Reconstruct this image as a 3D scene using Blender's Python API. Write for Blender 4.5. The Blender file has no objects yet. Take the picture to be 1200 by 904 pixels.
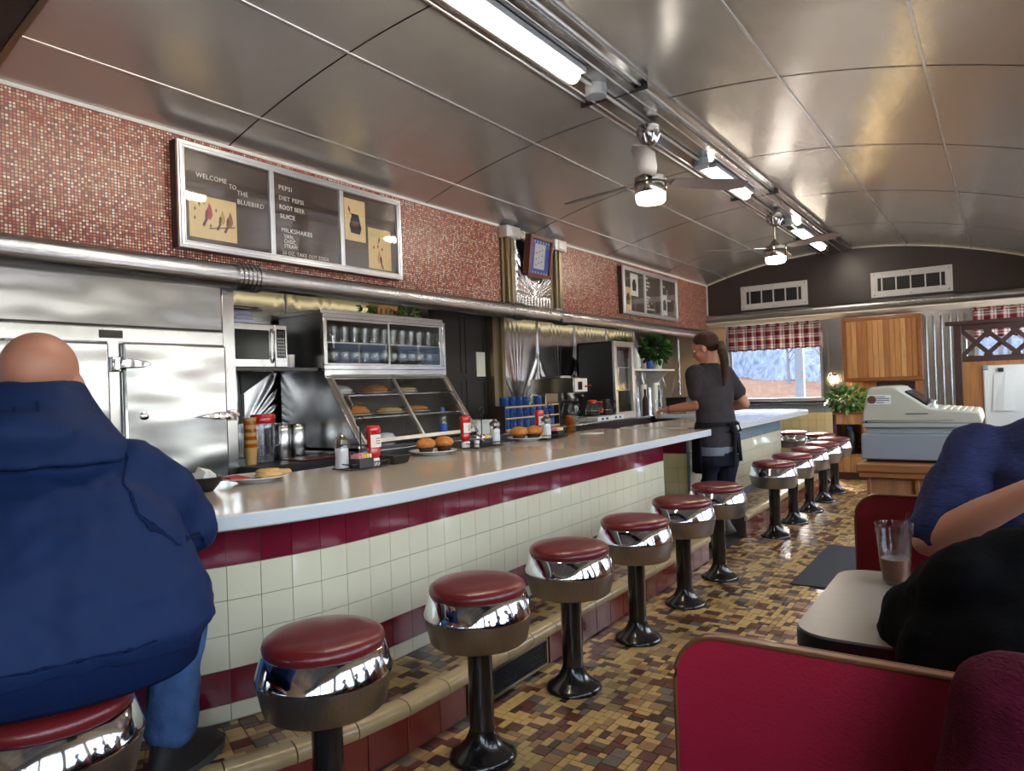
import bpy, bmesh, math, random
from mathutils import Vector, Matrix
rnd = random.Random(7)
S = bpy.context.scene
COL = S.collection
# ------------------------------------------------------------------ camera
cam = bpy.data.objects.new('camera', bpy.data.cameras.new('camera')); COL.objects.link(cam)
cam.data.sensor_width = 36; cam.data.lens = 24.75; cam.data.clip_start = .05; cam.data.clip_end = 400
Rc = ((0.81991, 0.57138, -0.035594), (0.032156, 0.016113, 0.999353), (0.571586, -0.820526, -0.005162))
cam.matrix_world = Matrix(((Rc[0][0], Rc[1][0], Rc[2][0], 0), (Rc[0][1], Rc[1][1], Rc[2][1], 0),
                           (Rc[0][2], Rc[1][2], Rc[2][2], 1.26), (0, 0, 0, 1)))
S.camera = cam
def px(x, y, z):
    d = (x, y, z - 1.26); c = [sum(Rc[i][k]*d[k] for k in range(3)) for i in range(3)]
    if c[2] > -.05: return None
    return 600 + 825*c[0]/-c[2], 452 - 825*c[1]/-c[2]
# ------------------------------------------------------------------ world, sun, exposure
W = bpy.data.worlds.new('sky'); S.world = W; W.use_nodes = True
nt = W.node_tree; nt.nodes.clear()
wo = nt.nodes.new('ShaderNodeOutputWorld'); wb = nt.nodes.new('ShaderNodeBackground')
ws = nt.nodes.new('ShaderNodeTexSky'); ws.sky_type = 'NISHITA'; ws.sun_disc = False
ws.sun_elevation = math.radians(38); ws.sun_rotation = math.radians(-25); ws.dust_density = 3; ws.air_density = 1.2
hs = nt.nodes.new('ShaderNodeHueSaturation'); hs.inputs['Saturation'].default_value = .6; nt.links.new(ws.outputs[0], hs.inputs['Color'])
nt.links.new(hs.outputs[0], wb.inputs[0]); nt.links.new(wb.outputs[0], wo.inputs[0]); wb.inputs[1].default_value = 1.5
sun = bpy.data.objects.new('sun', bpy.data.lights.new('sun', 'SUN')); COL.objects.link(sun)
sun.data.energy = 5.5; sun.data.angle = .01; sun.data.color = (1, .93, .82)
sun.rotation_euler = Vector((.38, -.86, -.72)).to_track_quat('-Z', 'Y').to_euler()
S.view_settings.view_transform = 'Standard'; S.view_settings.look = 'None'
S.view_settings.gamma = 1; S.view_settings.exposure = 0.55; S.view_settings.use_curve_mapping = False
S.cycles.use_denoising = True; S.cycles.max_bounces = 10; S.cycles.diffuse_bounces = 5; S.cycles.transparent_max_bounces = 24
S.cycles.caustics_reflective = False; S.cycles.caustics_refractive = False; S.cycles.sample_clamp_indirect = 6
def portal(name, loc, size, rot):
    l = bpy.data.lights.new(name, 'AREA'); l.shape = 'RECTANGLE'; l.size, l.size_y = size; l.cycles.is_portal = True
    o = bpy.data.objects.new(name, l); COL.objects.link(o); o.location = loc; o.rotation_euler = rot
    return o
XC, XM, XB, XR, YE, YN = -1.78, -3.61, -4.07, .56, 10.4, -5.0   # ceiling axis, mosaic soffit, back wall, window wall, far and near end
portal('daylight_portal', (XR+.1, 2.65, 1.5), (11.2, 1.35), (0, math.radians(90), 0)).data.size = 1.35
bpy.data.lights['daylight_portal'].size_y = 15.2
portal('daylight_portal_end', (-1.45, YE+.12, 1.5), (4.2, 1.35), (math.radians(-90), 0, 0))
# ------------------------------------------------------------------ materials
MATS = {}
def lin(c):
    return tuple(((v/255+.055)/1.055)**2.4 if v > 10 else v/255/12.92 for v in c)
def pm(name, rgb, rough=.5, metal=0., var=.08, scale=12, bump=0., bscale=60, stretch=(1, 1, 1), bstretch=None,
       spec=.5, coat=0., emis=0., wav=0., wscale=3., wstretch=(1, 1, 1), srgb=True, sss=0., sheen=0.):
    c = lin(rgb) if srgb else rgb
    m = bpy.data.materials.new(name); m.use_nodes = True; t = m.node_tree; N = t.nodes; L = t.links
    b = N['Principled BSDF']
    b.inputs['Roughness'].default_value = rough; b.inputs['Metallic'].default_value = metal
    b.inputs['Specular IOR Level'].default_value = spec
    if coat: b.inputs['Coat Weight'].default_value = coat; b.inputs['Coat Roughness'].default_value = .05
    if sheen: b.inputs['Sheen Weight'].default_value = sheen
    if sss: b.inputs['Subsurface Weight'].default_value = sss; b.inputs['Subsurface Radius'].default_value = (.02, .008, .004)
    tc = N.new('ShaderNodeTexCoord'); mp = N.new('ShaderNodeMapping'); mp.inputs['Scale'].default_value = stretch
    L.new(tc.outputs['Object'], mp.inputs[0])
    n = N.new('ShaderNodeTexNoise'); n.inputs['Scale'].default_value = scale; n.inputs['Detail'].default_value = 4
    L.new(mp.outputs[0], n.inputs[0])
    mx = N.new('ShaderNodeMixRGB'); L.new(n.outputs[0], mx.inputs[0])
    mx.inputs[1].default_value = (*[min(1, v*(1-var*1.6)) for v in c], 1); mx.inputs[2].default_value = (*[min(1, v*(1+var*1.6)) for v in c], 1)
    L.new(mx.outputs[0], b.inputs['Base Color'])
    if emis:
        b.inputs['Emission Strength'].default_value = emis; b.inputs['Emission Color'].default_value = (*c, 1)
    last = None
    if bump:
        m2 = N.new('ShaderNodeMapping'); m2.inputs['Scale'].default_value = bstretch or stretch; L.new(tc.outputs['Object'], m2.inputs[0])
        n2 = N.new('ShaderNodeTexNoise'); n2.inputs['Scale'].default_value = bscale; n2.inputs['Detail'].default_value = 3; L.new(m2.outputs[0], n2.inputs[0])
        bp = N.new('ShaderNodeBump'); bp.inputs['Strength'].default_value = bump; bp.inputs['Distance'].default_value = .01
        L.new(n2.outputs[0], bp.inputs['Height']); last = bp
    if wav:
        m3 = N.new('ShaderNodeMapping'); m3.inputs['Scale'].default_value = wstretch; L.new(tc.outputs['Object'], m3.inputs[0])
        n3 = N.new('ShaderNodeTexNoise'); n3.inputs['Scale'].default_value = wscale; n3.inputs['Detail'].default_value = 1; L.new(m3.outputs[0], n3.inputs[0])
        b3 = N.new('ShaderNodeBump'); b3.inputs['Strength'].default_value = wav; b3.inputs['Distance'].default_value = .1
        L.new(n3.outputs[0], b3.inputs['Height'])
        if last: L.new(last.outputs[0], b3.inputs['Normal'])
        last = b3
    if last: L.new(last.outputs[0], b.inputs['Normal'])
    MATS[name] = m
    return m
def glass(name, tint=(1, 1, 1), refl=.08, rough=.02, ior=1.45):
    m = bpy.data.materials.new(name); m.use_nodes = True; t = m.node_tree; N = t.nodes; L = t.links
    N.remove(N['Principled BSDF']); out = N['Material Output']
    tr = N.new('ShaderNodeBsdfTransparent'); tr.inputs[0].default_value = (*tint, 1)
    gl = N.new('ShaderNodeBsdfGlossy'); gl.inputs['Roughness'].default_value = rough
    lw = N.new('ShaderNodeLayerWeight'); lw.inputs[0].default_value = .5
    pw = N.new('ShaderNodeMath'); pw.operation = 'POWER'; pw.inputs[1].default_value = 4; L.new(lw.outputs['Facing'], pw.inputs[0])
    ad = N.new('ShaderNodeMath'); ad.operation = 'MULTIPLY_ADD'; ad.inputs[1].default_value = .7; ad.inputs[2].default_value = refl; ad.use_clamp = True
    L.new(pw.outputs[0], ad.inputs[0])
    mx = N.new('ShaderNodeMixShader'); L.new(ad.outputs[0], mx.inputs[0]); L.new(tr.outputs[0], mx.inputs[1]); L.new(gl.outputs[0], mx.inputs[2])
    L.new(mx.outputs[0], out.inputs[0]); MATS[name] = m
    return m
def grid_mat(name, cols, grout, pitch, joint=.12, rough=.25, plane='YZ', metal=0, half=False):
    """tiny mosaic: every cell takes one of the colours at random, joints are recessed"""
    m = bpy.data.materials.new(name); m.use_nodes = True; t = m.node_tree; N = t.nodes; L = t.links
    b = N['Principled BSDF']; b.inputs['Roughness'].default_value = rough; b.inputs['Metallic'].default_value = metal
    tc = N.new('ShaderNodeTexCoord'); mp = N.new('ShaderNodeMapping')
    mp.inputs['Scale'].default_value = tuple(1/pitch if a in plane else 0 for a in 'XYZ')
    L.new(tc.outputs['Object'], mp.inputs[0])
    fl = N.new('ShaderNodeVectorMath'); fl.operation = 'FLOOR'; L.new(mp.outputs[0], fl.inputs[0])
    fr = N.new('ShaderNodeVectorMath'); fr.operation = 'FRACTION'; L.new(mp.outputs[0], fr.inputs[0])
    wn = N.new('ShaderNodeTexWhiteNoise'); wn.noise_dimensions = '3D'; L.new(fl.outputs[0], wn.inputs[0])
    cr = N.new('ShaderNodeValToRGB'); cr.color_ramp.interpolation = 'CONSTANT'
    els = cr.color_ramp.elements
    for i, c in enumerate(cols):
        e = els[i] if i < 2 else els.new(i/len(cols))
        e.position = i/len(cols); e.color = (*lin(c), 1)
    L.new(wn.outputs[0], cr.inputs[0])
    sp = N.new('ShaderNodeSeparateXYZ'); L.new(fr.outputs[0], sp.inputs[0])
    masks = []
    for a in plane:
        s1 = N.new('ShaderNodeMath'); s1.operation = 'SUBTRACT'; L.new(sp.outputs['XYZ'.index(a)], s1.inputs[0]); s1.inputs[1].default_value = .5
        s2 = N.new('ShaderNodeMath'); s2.operation = 'ABSOLUTE'; L.new(s1.outputs[0], s2.inputs[0])
        s3 = N.new('ShaderNodeMath'); s3.operation = 'LESS_THAN'; L.new(s2.outputs[0], s3.inputs[0]); s3.inputs[1].default_value = .5 - joint
        masks.append(s3)
    mm = N.new('ShaderNodeMath'); mm.operation = 'MULTIPLY'; L.new(masks[0].outputs[0], mm.inputs[0]); L.new(masks[1].outputs[0], mm.inputs[1])
    mx = N.new('ShaderNodeMixRGB'); L.new(mm.outputs[0], mx.inputs[0]); mx.inputs[1].default_value = (*lin(grout), 1); L.new(cr.outputs[0], mx.inputs[2])
    L.new(mx.outputs[0], b.inputs['Base Color'])
    bp = N.new('ShaderNodeBump'); bp.inputs['Strength'].default_value = .5; bp.inputs['Distance'].default_value = .003
    L.new(mm.outputs[0], bp.inputs['Height']); L.new(bp.outputs[0], b.inputs['Normal'])
    MATS[name] = m
    return m
def plaid_mat(name):
    m = bpy.data.materials.new(name); m.use_nodes = True; t = m.node_tree; N = t.nodes; L = t.links
    b = N['Principled BSDF']; b.inputs['Roughness'].default_value = .9
    tc = N.new('ShaderNodeTexCoord'); sp = N.new('ShaderNodeSeparateXYZ'); L.new(tc.outputs['Object'], sp.inputs[0])
    def band(out, pitch, stops):
        d = N.new('ShaderNodeMath'); d.operation = 'DIVIDE'; L.new(out, d.inputs[0]); d.inputs[1].default_value = pitch
        f = N.new('ShaderNodeMath'); f.operation = 'FRACT'; L.new(d.outputs[0], f.inputs[0])
        r = N.new('ShaderNodeValToRGB'); r.color_ramp.interpolation = 'CONSTANT'; els = r.color_ramp.elements
        for i, (p, c) in enumerate(stops):
            e = els[i] if i < 2 else els.new(p)
            e.position = p; e.color = (*lin(c), 1)
        L.new(f.outputs[0], r.inputs[0]); return r
    st = [(0, (126, 40, 50)), (.28, (214, 206, 202)), (.5, (100, 36, 48)), (.58, (214, 206, 202)), (.74, (60, 38, 56)), (.8, (126, 40, 50))]
    r1 = band(sp.outputs[0], .13, st); r2 = band(sp.outputs[2], .12, st)
    mx = N.new('ShaderNodeMixRGB'); mx.inputs[0].default_value = .5; L.new(r1.outputs[0], mx.inputs[1]); L.new(r2.outputs[0], mx.inputs[2])
    L.new(mx.outputs[0], b.inputs['Base Color'])
    tl = N.new('ShaderNodeBsdfTranslucent'); L.new(mx.outputs[0], tl.inputs[0])
    ms = N.new('ShaderNodeMixShader'); ms.inputs[0].default_value = .3
    L.new(b.outputs[0], ms.inputs[1]); L.new(tl.outputs[0], ms.inputs[2]); L.new(ms.outputs[0], N['Material Output'].inputs[0])
    MATS[name] = m
def wood(name, a, rough=.4, axis=2, scale=7):
    st = [14, 14, 14]; st[axis] = 1.2
    return pm(name, a, rough, 0, .28, scale, .06, 30, tuple(s*.5 for s in st), coat=.15)
steel = pm('stainless', (196, 196, 198), .2, 1, .05, 20, .06, 120, (1, 1, 1), (1, 12, 1), wav=.1, wscale=2.5)
pm('stainless_wavy', (186, 188, 191), .22, 1, .04, 8, .03, 120, (1, 1, 1), (1, 14, 1), wav=.22, wscale=2.2, wstretch=(1, .7, 2.2))
pm('stainless_burst', (204, 206, 210), .2, 1, .04, 8)
pm('stainless_ribbed', (190, 192, 196), .22, 1, .05, 8, .05, 60, (1, 1, 1), (8, 1, 1))
pm('pipe_steel', (188, 189, 192), .24, 1, .05, 20, .25, 130, (1, .02, 1), (1, .02, 1))
pm('ceiling_sheet', (198, 195, 190), .22, .7, .05, 5, .06, 70, (1, 1, 1), (1, 7, 1), wav=.16, wscale=1.1)
pm('aluminium', (205, 205, 205), .32, 1, .04, 20)
pm('bright_aluminium', (222, 224, 228), .28, .9, .04, 20)
pm('skirt_steel', (168, 166, 168), .34, 1, .12, 14, .1, 60, (12, 12, .6), (12, 12, .6))
pm('chrome', (215, 217, 222), .07, 1, .02, 10, wav=.05, wscale=10)
pm('nickel', (170, 165, 158), .18, 1, .05, 10)
pm('black_iron', (24, 23, 23), .22, 0, .2, 20, .06, 40, coat=.5)
pm('black_plastic', (22, 22, 24), .4, 0, .15, 30)
pm('black_wire', (18, 18, 20), .35, .3, .1, 30)
pm('dark_brown', (54, 44, 42), .34, 0, .12, 4)
pm('dark_beam', (38, 32, 32), .25, 0, .2, 5)
pm('black_door', (24, 21, 20), .55, 0, .2, 4, .05, 20)
pm('bronze', (128, 116, 94), .3, .8, .08, 6)
pm('oxblood_vinyl', (104, 28, 30), .3, 0, .1, 10, .1, 160, coat=.15)
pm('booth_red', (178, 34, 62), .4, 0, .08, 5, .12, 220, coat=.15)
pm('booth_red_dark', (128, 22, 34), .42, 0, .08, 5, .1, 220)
pm('cream_tile', (224, 217, 188), .14, 0, .04, 5, coat=.5)
pm('maroon_tile', (112, 26, 46), .13, 0, .12, 6, coat=.5)
pm('blue_tile', (112, 138, 156), .2, 0, .1, 8, coat=.3)
pm('yellow_tile', (224, 206, 152), .2, 0, .07, 6, coat=.3)
pm('grey_tile', (128, 142, 146), .2, 0, .07, 6, coat=.3)
pm('grout', (150, 138, 126), .9, 0, .1, 40)
pm('dark_grout', (58, 48, 42), .85, 0, .15, 40)
pm('laminate_top_reflect', (198, 182, 162), .18, 0, .035, 60, spec=.5, coat=.25)  # light grey laminate with the warm tan reflection put into its colour
pm('laminate_edge_daylit', (206, 211, 216), .3, 0, .05, 220)  # same laminate, blue of the reflected daylight mixed into the speckled edge
pm('floor_yellow', (200, 166, 102), .3, 0, .12, 30, .03, 60, coat=.12)
pm('floor_tan', (160, 122, 78), .3, 0, .14, 30, .03, 60, coat=.12)
pm('floor_brown', (98, 52, 38), .28, 0, .16, 30, .03, 60, coat=.12)
pm('floor_dark', (66, 44, 36), .28, 0, .16, 30, .03, 60, coat=.12)
pm('floor_grey', (110, 98, 84), .3, 0, .14, 30, .03, 60, coat=.12)
pm('bullnose_tile', (170, 146, 104), .3, 0, .16, 14, .08, 30, coat=.2)
pm('riser_tile', (112, 44, 34), .24, 0, .15, 8, coat=.3)
pm('tan_wall', (206, 176, 140), .6, 0, .06, 4)
pm('cream_paint', (222, 214, 196), .45, 0, .04, 6)
pm('white_paint', (226, 224, 218), .45, 0, .03, 8)
pm('vent_frame', (204, 202, 200), .35, .2, .03, 8)
pm('grille_dark', (40, 40, 42), .5, .3, .2, 40)
wood('pine', (186, 132, 80), .4, 2)
wood('pine_b', (166, 110, 62), .4, 2)
wood('pine_c', (200, 150, 96), .4, 2)
wood('pine_trim', (140, 86, 46), .4, 0)
wood('walnut_dark', (58, 36, 32), .4, 0)
wood('stand_wood', (156, 102, 60), .4, 0)
wood('stand_panel', (172, 122, 78), .45, 2)
wood('frame_wood', (96, 42, 30), .35, 2)
wood('rack_wood', (214, 178, 124), .5, 1)
pm('menu_ground', (62, 47, 38), .3, 0, .15, 30, .05, 80, (1, 1, 6))
pm('letter_white', (236, 232, 224), .5, 0, .02, 20)
pm('paper_cream', (222, 196, 142), .8, 0, .06, 30)
pm('paper_white', (228, 228, 222), .8, 0, .03, 20)
pm('ink_red', (168, 52, 50), .8); pm('ink_rust', (140, 92, 58), .8); pm('ink_brown', (92, 62, 52), .8); pm('ink_green', (98, 112, 74), .8)
pm('ink_gold', (190, 150, 80), .8); pm('ink_black', (48, 44, 44), .8); pm('ink_blue', (58, 82, 158), .4, 0, .25, 60); pm('ink_pale', (196, 200, 206), .6)
glass('pane', (1, 1, 1), .02); glass('menu_glass', (1, 1, 1), .04, .04); glass('tumbler', (.96, .97, .97), .06, .03); glass('case_glass', (.97, .98, .98), .03)
glass('amber_glass', (.85, .55, .2), .06); glass('clear_plastic', (.9, .9, .92), .1, .15)
pm('tube_lens', (255, 240, 218), .4, emis=34); pm('fan_lens', (255, 246, 234), .4, emis=16); pm('cove_tube', (255, 234, 180), .4, emis=1.3)
pm('sconce_bulb', (255, 200, 110), .4, emis=28)
pm('fan_blade', (104, 92, 92), .45, 0, .12, 10, stretch=(4, 1, 1))
grid_mat('mosaic', [(196, 106, 80), (170, 76, 62), (220, 154, 124), (136, 58, 54), (236, 200, 176), (186, 112, 84), (212, 134, 110), (238, 214, 198), (180, 90, 78), (206, 164, 130)], (70, 38, 36), .0155, .155, .3)
plaid_mat('plaid')
pm('jacket_navy', (22, 40, 78), .65, 0, .1, 5, .3, 7, spec=.15)
pm('jacket_rib', (18, 34, 72), .8, 0, .1, 5, .5, 180, (8, 8, .3), spec=.1)
pm('denim', (74, 104, 150), .8, 0, .28, 24, .2, 90, spec=.15)
pm('skin', (188, 130, 106), .5, 0, .06, 14, .05, 60, sss=.12)
pm('shoe_dark', (34, 30, 30), .6, 0, .2, 20, .2, 60)
pm('shoe_grey', (98, 90, 86), .6, 0, .2, 20, .2, 60)
pm('sole', (70, 68, 66), .7)
pm('hair_dark', (56, 34, 25), .5, 0, .3, 30, .5, 60, (6, 6, .6), spec=.2)
pm('stubble', (120, 92, 82), .6, 0, .1, 40)
pm('tee_charcoal', (58, 53, 56), .85, 0, .12, 12, .25, 22, spec=.15)
pm('tee_grey', (112, 116, 128), .85, 0, .1, 12, .15, 40)
pm('apron_black', (28, 26, 30), .8, 0, .15, 10, .2, 30, spec=.15)
pm('legging', (24, 27, 40), .75, 0, .15, 10, .15, 30, spec=.15)
pm('tee_navy_heather', (46, 52, 88), .85, 0, .4, 70, .25, 24, (1, 1, 5), spec=.15)
pm('fleece_black', (9, 9, 10), .95, 0, .2, 60, .25, 110, spec=.1)
pm('knit_maroon', (78, 18, 36), .95, 0, .2, 60, .5, 150, (1, 1, 3), spec=.1)
pm('table_top', (128, 120, 110), .3, 0, .06, 30, .02, 100); pm('table_edge', (22, 20, 20), .35)
pm('piping', (112, 70, 40), .35, 0, .1, 20, coat=.3)
pm('cola', (140, 72, 28), .1, coat=.5)
pm('register_beige', (180, 176, 160), .45, 0, .03, 10, .05, 200); pm('register_grey', (140, 146, 152), .4, 0, .03, 10, .05, 200); pm('register_mid', (160, 164, 162), .4, 0, .03, 10)
pm('key_cream', (214, 204, 164), .5); pm('floor_mat', (52, 56, 64), .8, 0, .15, 40, .4, 120)
pm('red_plastic', (186, 24, 22), .2, 0, .06, 10, coat=.4); pm('white_plastic', (226, 226, 222), .35)
pm('mug_blue', (38, 84, 160), .15, 0, .08, 10, coat=.6)
pm('muffin', (190, 122, 52), .8, 0, .3, 40, .8, 60); pm('choc', (56, 32, 26), .8, 0, .3, 30, .5, 60); pm('crust', (206, 170, 112), .8, 0, .2, 30, .7, 50)
pm('china', (214, 218, 224), .2, 0, .04, 20, coat=.4); pm('napkin', (222, 220, 216), .9); pm('pink', (226, 140, 160), .7); pm('yellow', (230, 200, 80), .7)
pm('leaf', (58, 110, 40), .5, 0, .35, 20); pm('leaf_pale', (120, 150, 84), .5, 0, .3, 20); pm('leaf_dark', (36, 74, 30), .5, 0, .3, 20)
pm('wicker', (196, 152, 92), .7, 0, .2, 40, .4, 60); pm('terracotta', (160, 150, 140), .8)
pm('towel', (176, 182, 206), .95, 0, .1, 20, .4, 80); pm('orange_plastic', (214, 74, 36), .3); pm('bottle_blue', (40, 90, 190), .25); pm('kraft', (190, 150, 96), .8)
pm('mw_glass', (20, 23, 23), .12, 0, .1, 10, spec=.25); pm('glow_amber', (220, 130, 60), .5, emis=.6)
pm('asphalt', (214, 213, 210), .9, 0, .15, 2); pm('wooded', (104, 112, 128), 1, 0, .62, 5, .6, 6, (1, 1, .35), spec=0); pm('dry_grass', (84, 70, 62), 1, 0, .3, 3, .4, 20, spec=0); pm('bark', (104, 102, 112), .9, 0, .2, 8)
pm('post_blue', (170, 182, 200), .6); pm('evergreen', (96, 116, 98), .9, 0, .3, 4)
# ------------------------------------------------------------------ mesh helpers
def B(): return bmesh.new()
def box(bm, x0, x1, y0, y1, z0, z1, mi=0):
    v = [bm.verts.new(p) for p in ((x0, y0, z0), (x1, y0, z0), (x1, y1, z0), (x0, y1, z0), (x0, y0, z1), (x1, y0, z1), (x1, y1, z1), (x0, y1, z1))]
    for f in ((3, 2, 1, 0), (4, 5, 6, 7), (0, 1, 5, 4), (1, 2, 6, 5), (2, 3, 7, 6), (3, 0, 4, 7)):
        bm.faces.new([v[i] for i in f]).material_index = mi
    return bm
def hexa(bm, b, t, mi=0):
    v = [bm.verts.new(p) for p in list(b) + list(t)]
    n = len(b)
    bm.faces.new([v[i] for i in range(n-1, -1, -1)]).material_index = mi
    bm.faces.new([v[n+i] for i in range(n)]).material_index = mi
    for i in range(n):
        j = (i+1) % n; bm.faces.new((v[i], v[j], v[n+j], v[n+i])).material_index = mi
    return bm
def prism(bm, pts, axis, a, b, mi=0):
    """polygon pts (two coordinates) extruded along axis from a to b"""
    def mk(p, d):
        return {'x': (d, p[0], p[1]), 'y': (p[0], d, p[1]), 'z': (p[0], p[1], d)}[axis]
    hexa(bm, [mk(p, a) for p in pts], [mk(p, b) for p in pts], mi); return bm
def ring_frame(bm, x, y0, y1, z0, z1, w, d, axis='x', mi=0):
    """picture-frame of four bars, in the plane x=const (axis x) or y=const (axis y)"""
    for a0, a1, c0, c1 in ((y0, y1, z0, z0+w), (y0, y1, z1-w, z1), (y0, y0+w, z0+w, z1-w), (y1-w, y1, z0+w, z1-w)):
        if axis == 'x': box(bm, x, x+d, a0, a1, c0, c1, mi)
        else: box(bm, a0, a1, x, x+d, c0, c1, mi)
    return bm
def lathe(bm, prof, c=(0, 0, 0), n=24, mi=0, cap=True):
    rings = []
    for r, z in prof:
        rings.append([bm.verts.new((c[0]+r*math.cos(2*math.pi*i/n), c[1]+r*math.sin(2*math.pi*i/n), c[2]+z)) for i in range(n)])
    for a, b in zip(rings, rings[1:]):
        for i in range(n):
            bm.faces.new((a[i], a[(i+1) % n], b[(i+1) % n], b[i])).material_index = mi
    if cap:
        bm.faces.new(rings[0][::-1]).material_index = mi; bm.faces.new(rings[-1]).material_index = mi
    return bm
def tube(bm, pts, r, n=10, mi=0, closed=False):
    """round bar through pts; r a number or one radius per point"""
    P = [Vector(p) for p in pts]; rr = r if isinstance(r, (list, tuple)) else [r]*len(P)
    rings = []; up = Vector((0, 0, 1)); m = len(P)
    for i, p in enumerate(P):
        if closed: d = (P[(i+1) % m]-P[i-1])
        else: d = (P[min(i+1, m-1)]-P[max(i-1, 0)])
        d.normalize()
        a = d.cross(up)
        if a.length < .05: a = d.cross(Vector((1, 0, 0)))
        a.normalize(); b = a.cross(d).normalized()
        rings.append([bm.verts.new(p+(a*math.cos(2*math.pi*k/n)+b*math.sin(2*math.pi*k/n))*rr[i]) for k in range(n)])
    prs = list(zip(rings, rings[1:])) + ([(rings[-1], rings[0])] if closed else [])
    for a, b in prs:
        for k in range(n): bm.faces.new((a[k], a[(k+1) % n], b[(k+1) % n], b[k])).material_index = mi
    if not closed:
        bm.faces.new(rings[0][::-1]).material_index = mi; bm.faces.new(rings[-1]).material_index = mi
    return bm
def ball(bm, c, r, n=12, mi=0, sc=(1, 1, 1)):
    prof = [(max(1e-4, math.sin(math.pi*i/n)), -math.cos(math.pi*i/n)) for i in range(n+1)]
    rings = [[bm.verts.new((c[0]+r*sc[0]*q*math.cos(2*math.pi*k/(n*2)), c[1]+r*sc[1]*q*math.sin(2*math.pi*k/(n*2)), c[2]+r*sc[2]*z)) for k in range(n*2)] for q, z in prof[1:-1]]
    v0 = bm.verts.new((c[0], c[1], c[2]-r*sc[2])); v1 = bm.verts.new((c[0], c[1], c[2]+r*sc[2])); m = n*2
    for k in range(m):
        bm.faces.new((v0, rings[0][(k+1) % m], rings[0][k])).material_index = mi
        bm.faces.new((v1, rings[-1][k], rings[-1][(k+1) % m])).material_index = mi
    for a, b in zip(rings, rings[1:]):
        for k in range(m): bm.faces.new((a[k], a[(k+1) % m], b[(k+1) % m], b[k])).material_index = mi
    return bm
def loft(bm, secs, n=24, mi=0, pw=1.):
    """secs: (centre, half-width along x, half-depth along y[, tilt]) stacked; closed ends"""
    rings = []
    for s in secs:
        c, a, b = s[0], s[1], s[2]
        rings.append([bm.verts.new((c[0]+a*math.copysign(abs(math.cos(t))**pw, math.cos(t)), c[1]+b*math.copysign(abs(math.sin(t))**pw, math.sin(t)), c[2])) for t in [2*math.pi*i/n for i in range(n)]])
    for a, b in zip(rings, rings[1:]):
        for i in range(n): bm.faces.new((a[i], a[(i+1) % n], b[(i+1) % n], b[i])).material_index = mi
    bm.faces.new(rings[0][::-1]).material_index = mi; bm.faces.new(rings[-1]).material_index = mi
    return bm
def limb(bm, pts, rad, n=14):
    """tapered limb with round ends, to be fused by the remesh"""
    tube(bm, pts, rad, n)
    for p, r in zip(pts, rad): ball(bm, p, r, 7)
    return bm
def mesh(name, bm, mats, smooth=None):
    me = bpy.data.meshes.new(name); bmesh.ops.recalc_face_normals(bm, faces=bm.faces); bm.to_mesh(me); bm.free()
    for m in (mats if isinstance(mats, (list, tuple)) else [mats]): me.materials.append(MATS[m] if isinstance(m, str) else m)
    if smooth is not None:
        if smooth >= 180: me.shade_smooth()
        else: me.set_sharp_from_angle(angle=math.radians(smooth))
    return me
def obj(name, me, parent=None, loc=(0, 0, 0), rotz=0., kind=None):
    o = bpy.data.objects.new(name, me); COL.objects.link(o); o.location = loc; o.rotation_euler = (0, 0, rotz)
    if parent: o.parent = parent
    if kind: o['kind'] = kind
    return o
def part(parent, name, bm, mats, smooth=35, label=None, bev=0, kind=None):
    o = obj(name, mesh(name, bm, mats, smooth), parent, kind=kind)
    if label: o['label'] = label
    if bev: bevel(o, bev)
    return o
def bevel(o, w, seg=2):
    m = o.modifiers.new('bevel', 'BEVEL'); m.width = w; m.segments = seg; m.limit_method = 'ANGLE'; m.angle_limit = math.radians(40)
    return o
def struct(name, bm, mats, smooth=35, label=None):
    o = obj(name, mesh(name, bm, mats, smooth), kind='structure')
    if label: o['label'] = label
    return o
def tag(o, label, cat, group=None):
    o['label'] = label; o['category'] = cat
    if group: o['group'] = group
    return o
def thing(name, label, cat, loc=(0, 0, 0), rotz=0., group=None):
    return tag(obj(name, None, None, loc, rotz), label, cat, group)
def single(name, bm, mats, label, cat, loc=(0, 0, 0), rotz=0., group=None, smooth=35, bev=0):
    o = obj(name, mesh(name, bm, mats, smooth), None, loc, rotz)
    if bev: bevel(o, bev)
    return tag(o, label, cat, group)
def copy_tree(o, loc, label, rotz=None):
    r = o.copy(); COL.objects.link(r); r.location = loc; r['label'] = label
    if rotz is not None: r.rotation_euler = (0, 0, rotz)
    for ch in list(o.children):
        c = ch.copy(); COL.objects.link(c); c.parent = r
        for g in list(ch.children):
            d = g.copy(); COL.objects.link(d); d.parent = c
    return r
def fuse(o, vox=.012, smooth=8, disp=0., dscale=.12):
    m = o.modifiers.new('fuse', 'REMESH'); m.mode = 'VOXEL'; m.voxel_size = vox; m.use_smooth_shade = True
    s = o.modifiers.new('soften', 'SMOOTH'); s.factor = .5; s.iterations = smooth
    if disp:
        t = bpy.data.textures.new('folds', 'CLOUDS'); t.noise_scale = dscale; t.noise_depth = 2
        d = o.modifiers.new('folds', 'DISPLACE'); d.texture = t; d.strength = disp; d.texture_coords = 'LOCAL'; d.mid_level = .5
    return o
ORD = ['first', 'second', 'third', 'fourth', 'fifth', 'sixth', 'seventh', 'eighth', 'ninth', 'tenth', 'eleventh', 'twelfth', 'thirteenth', 'fourteenth']
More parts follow.
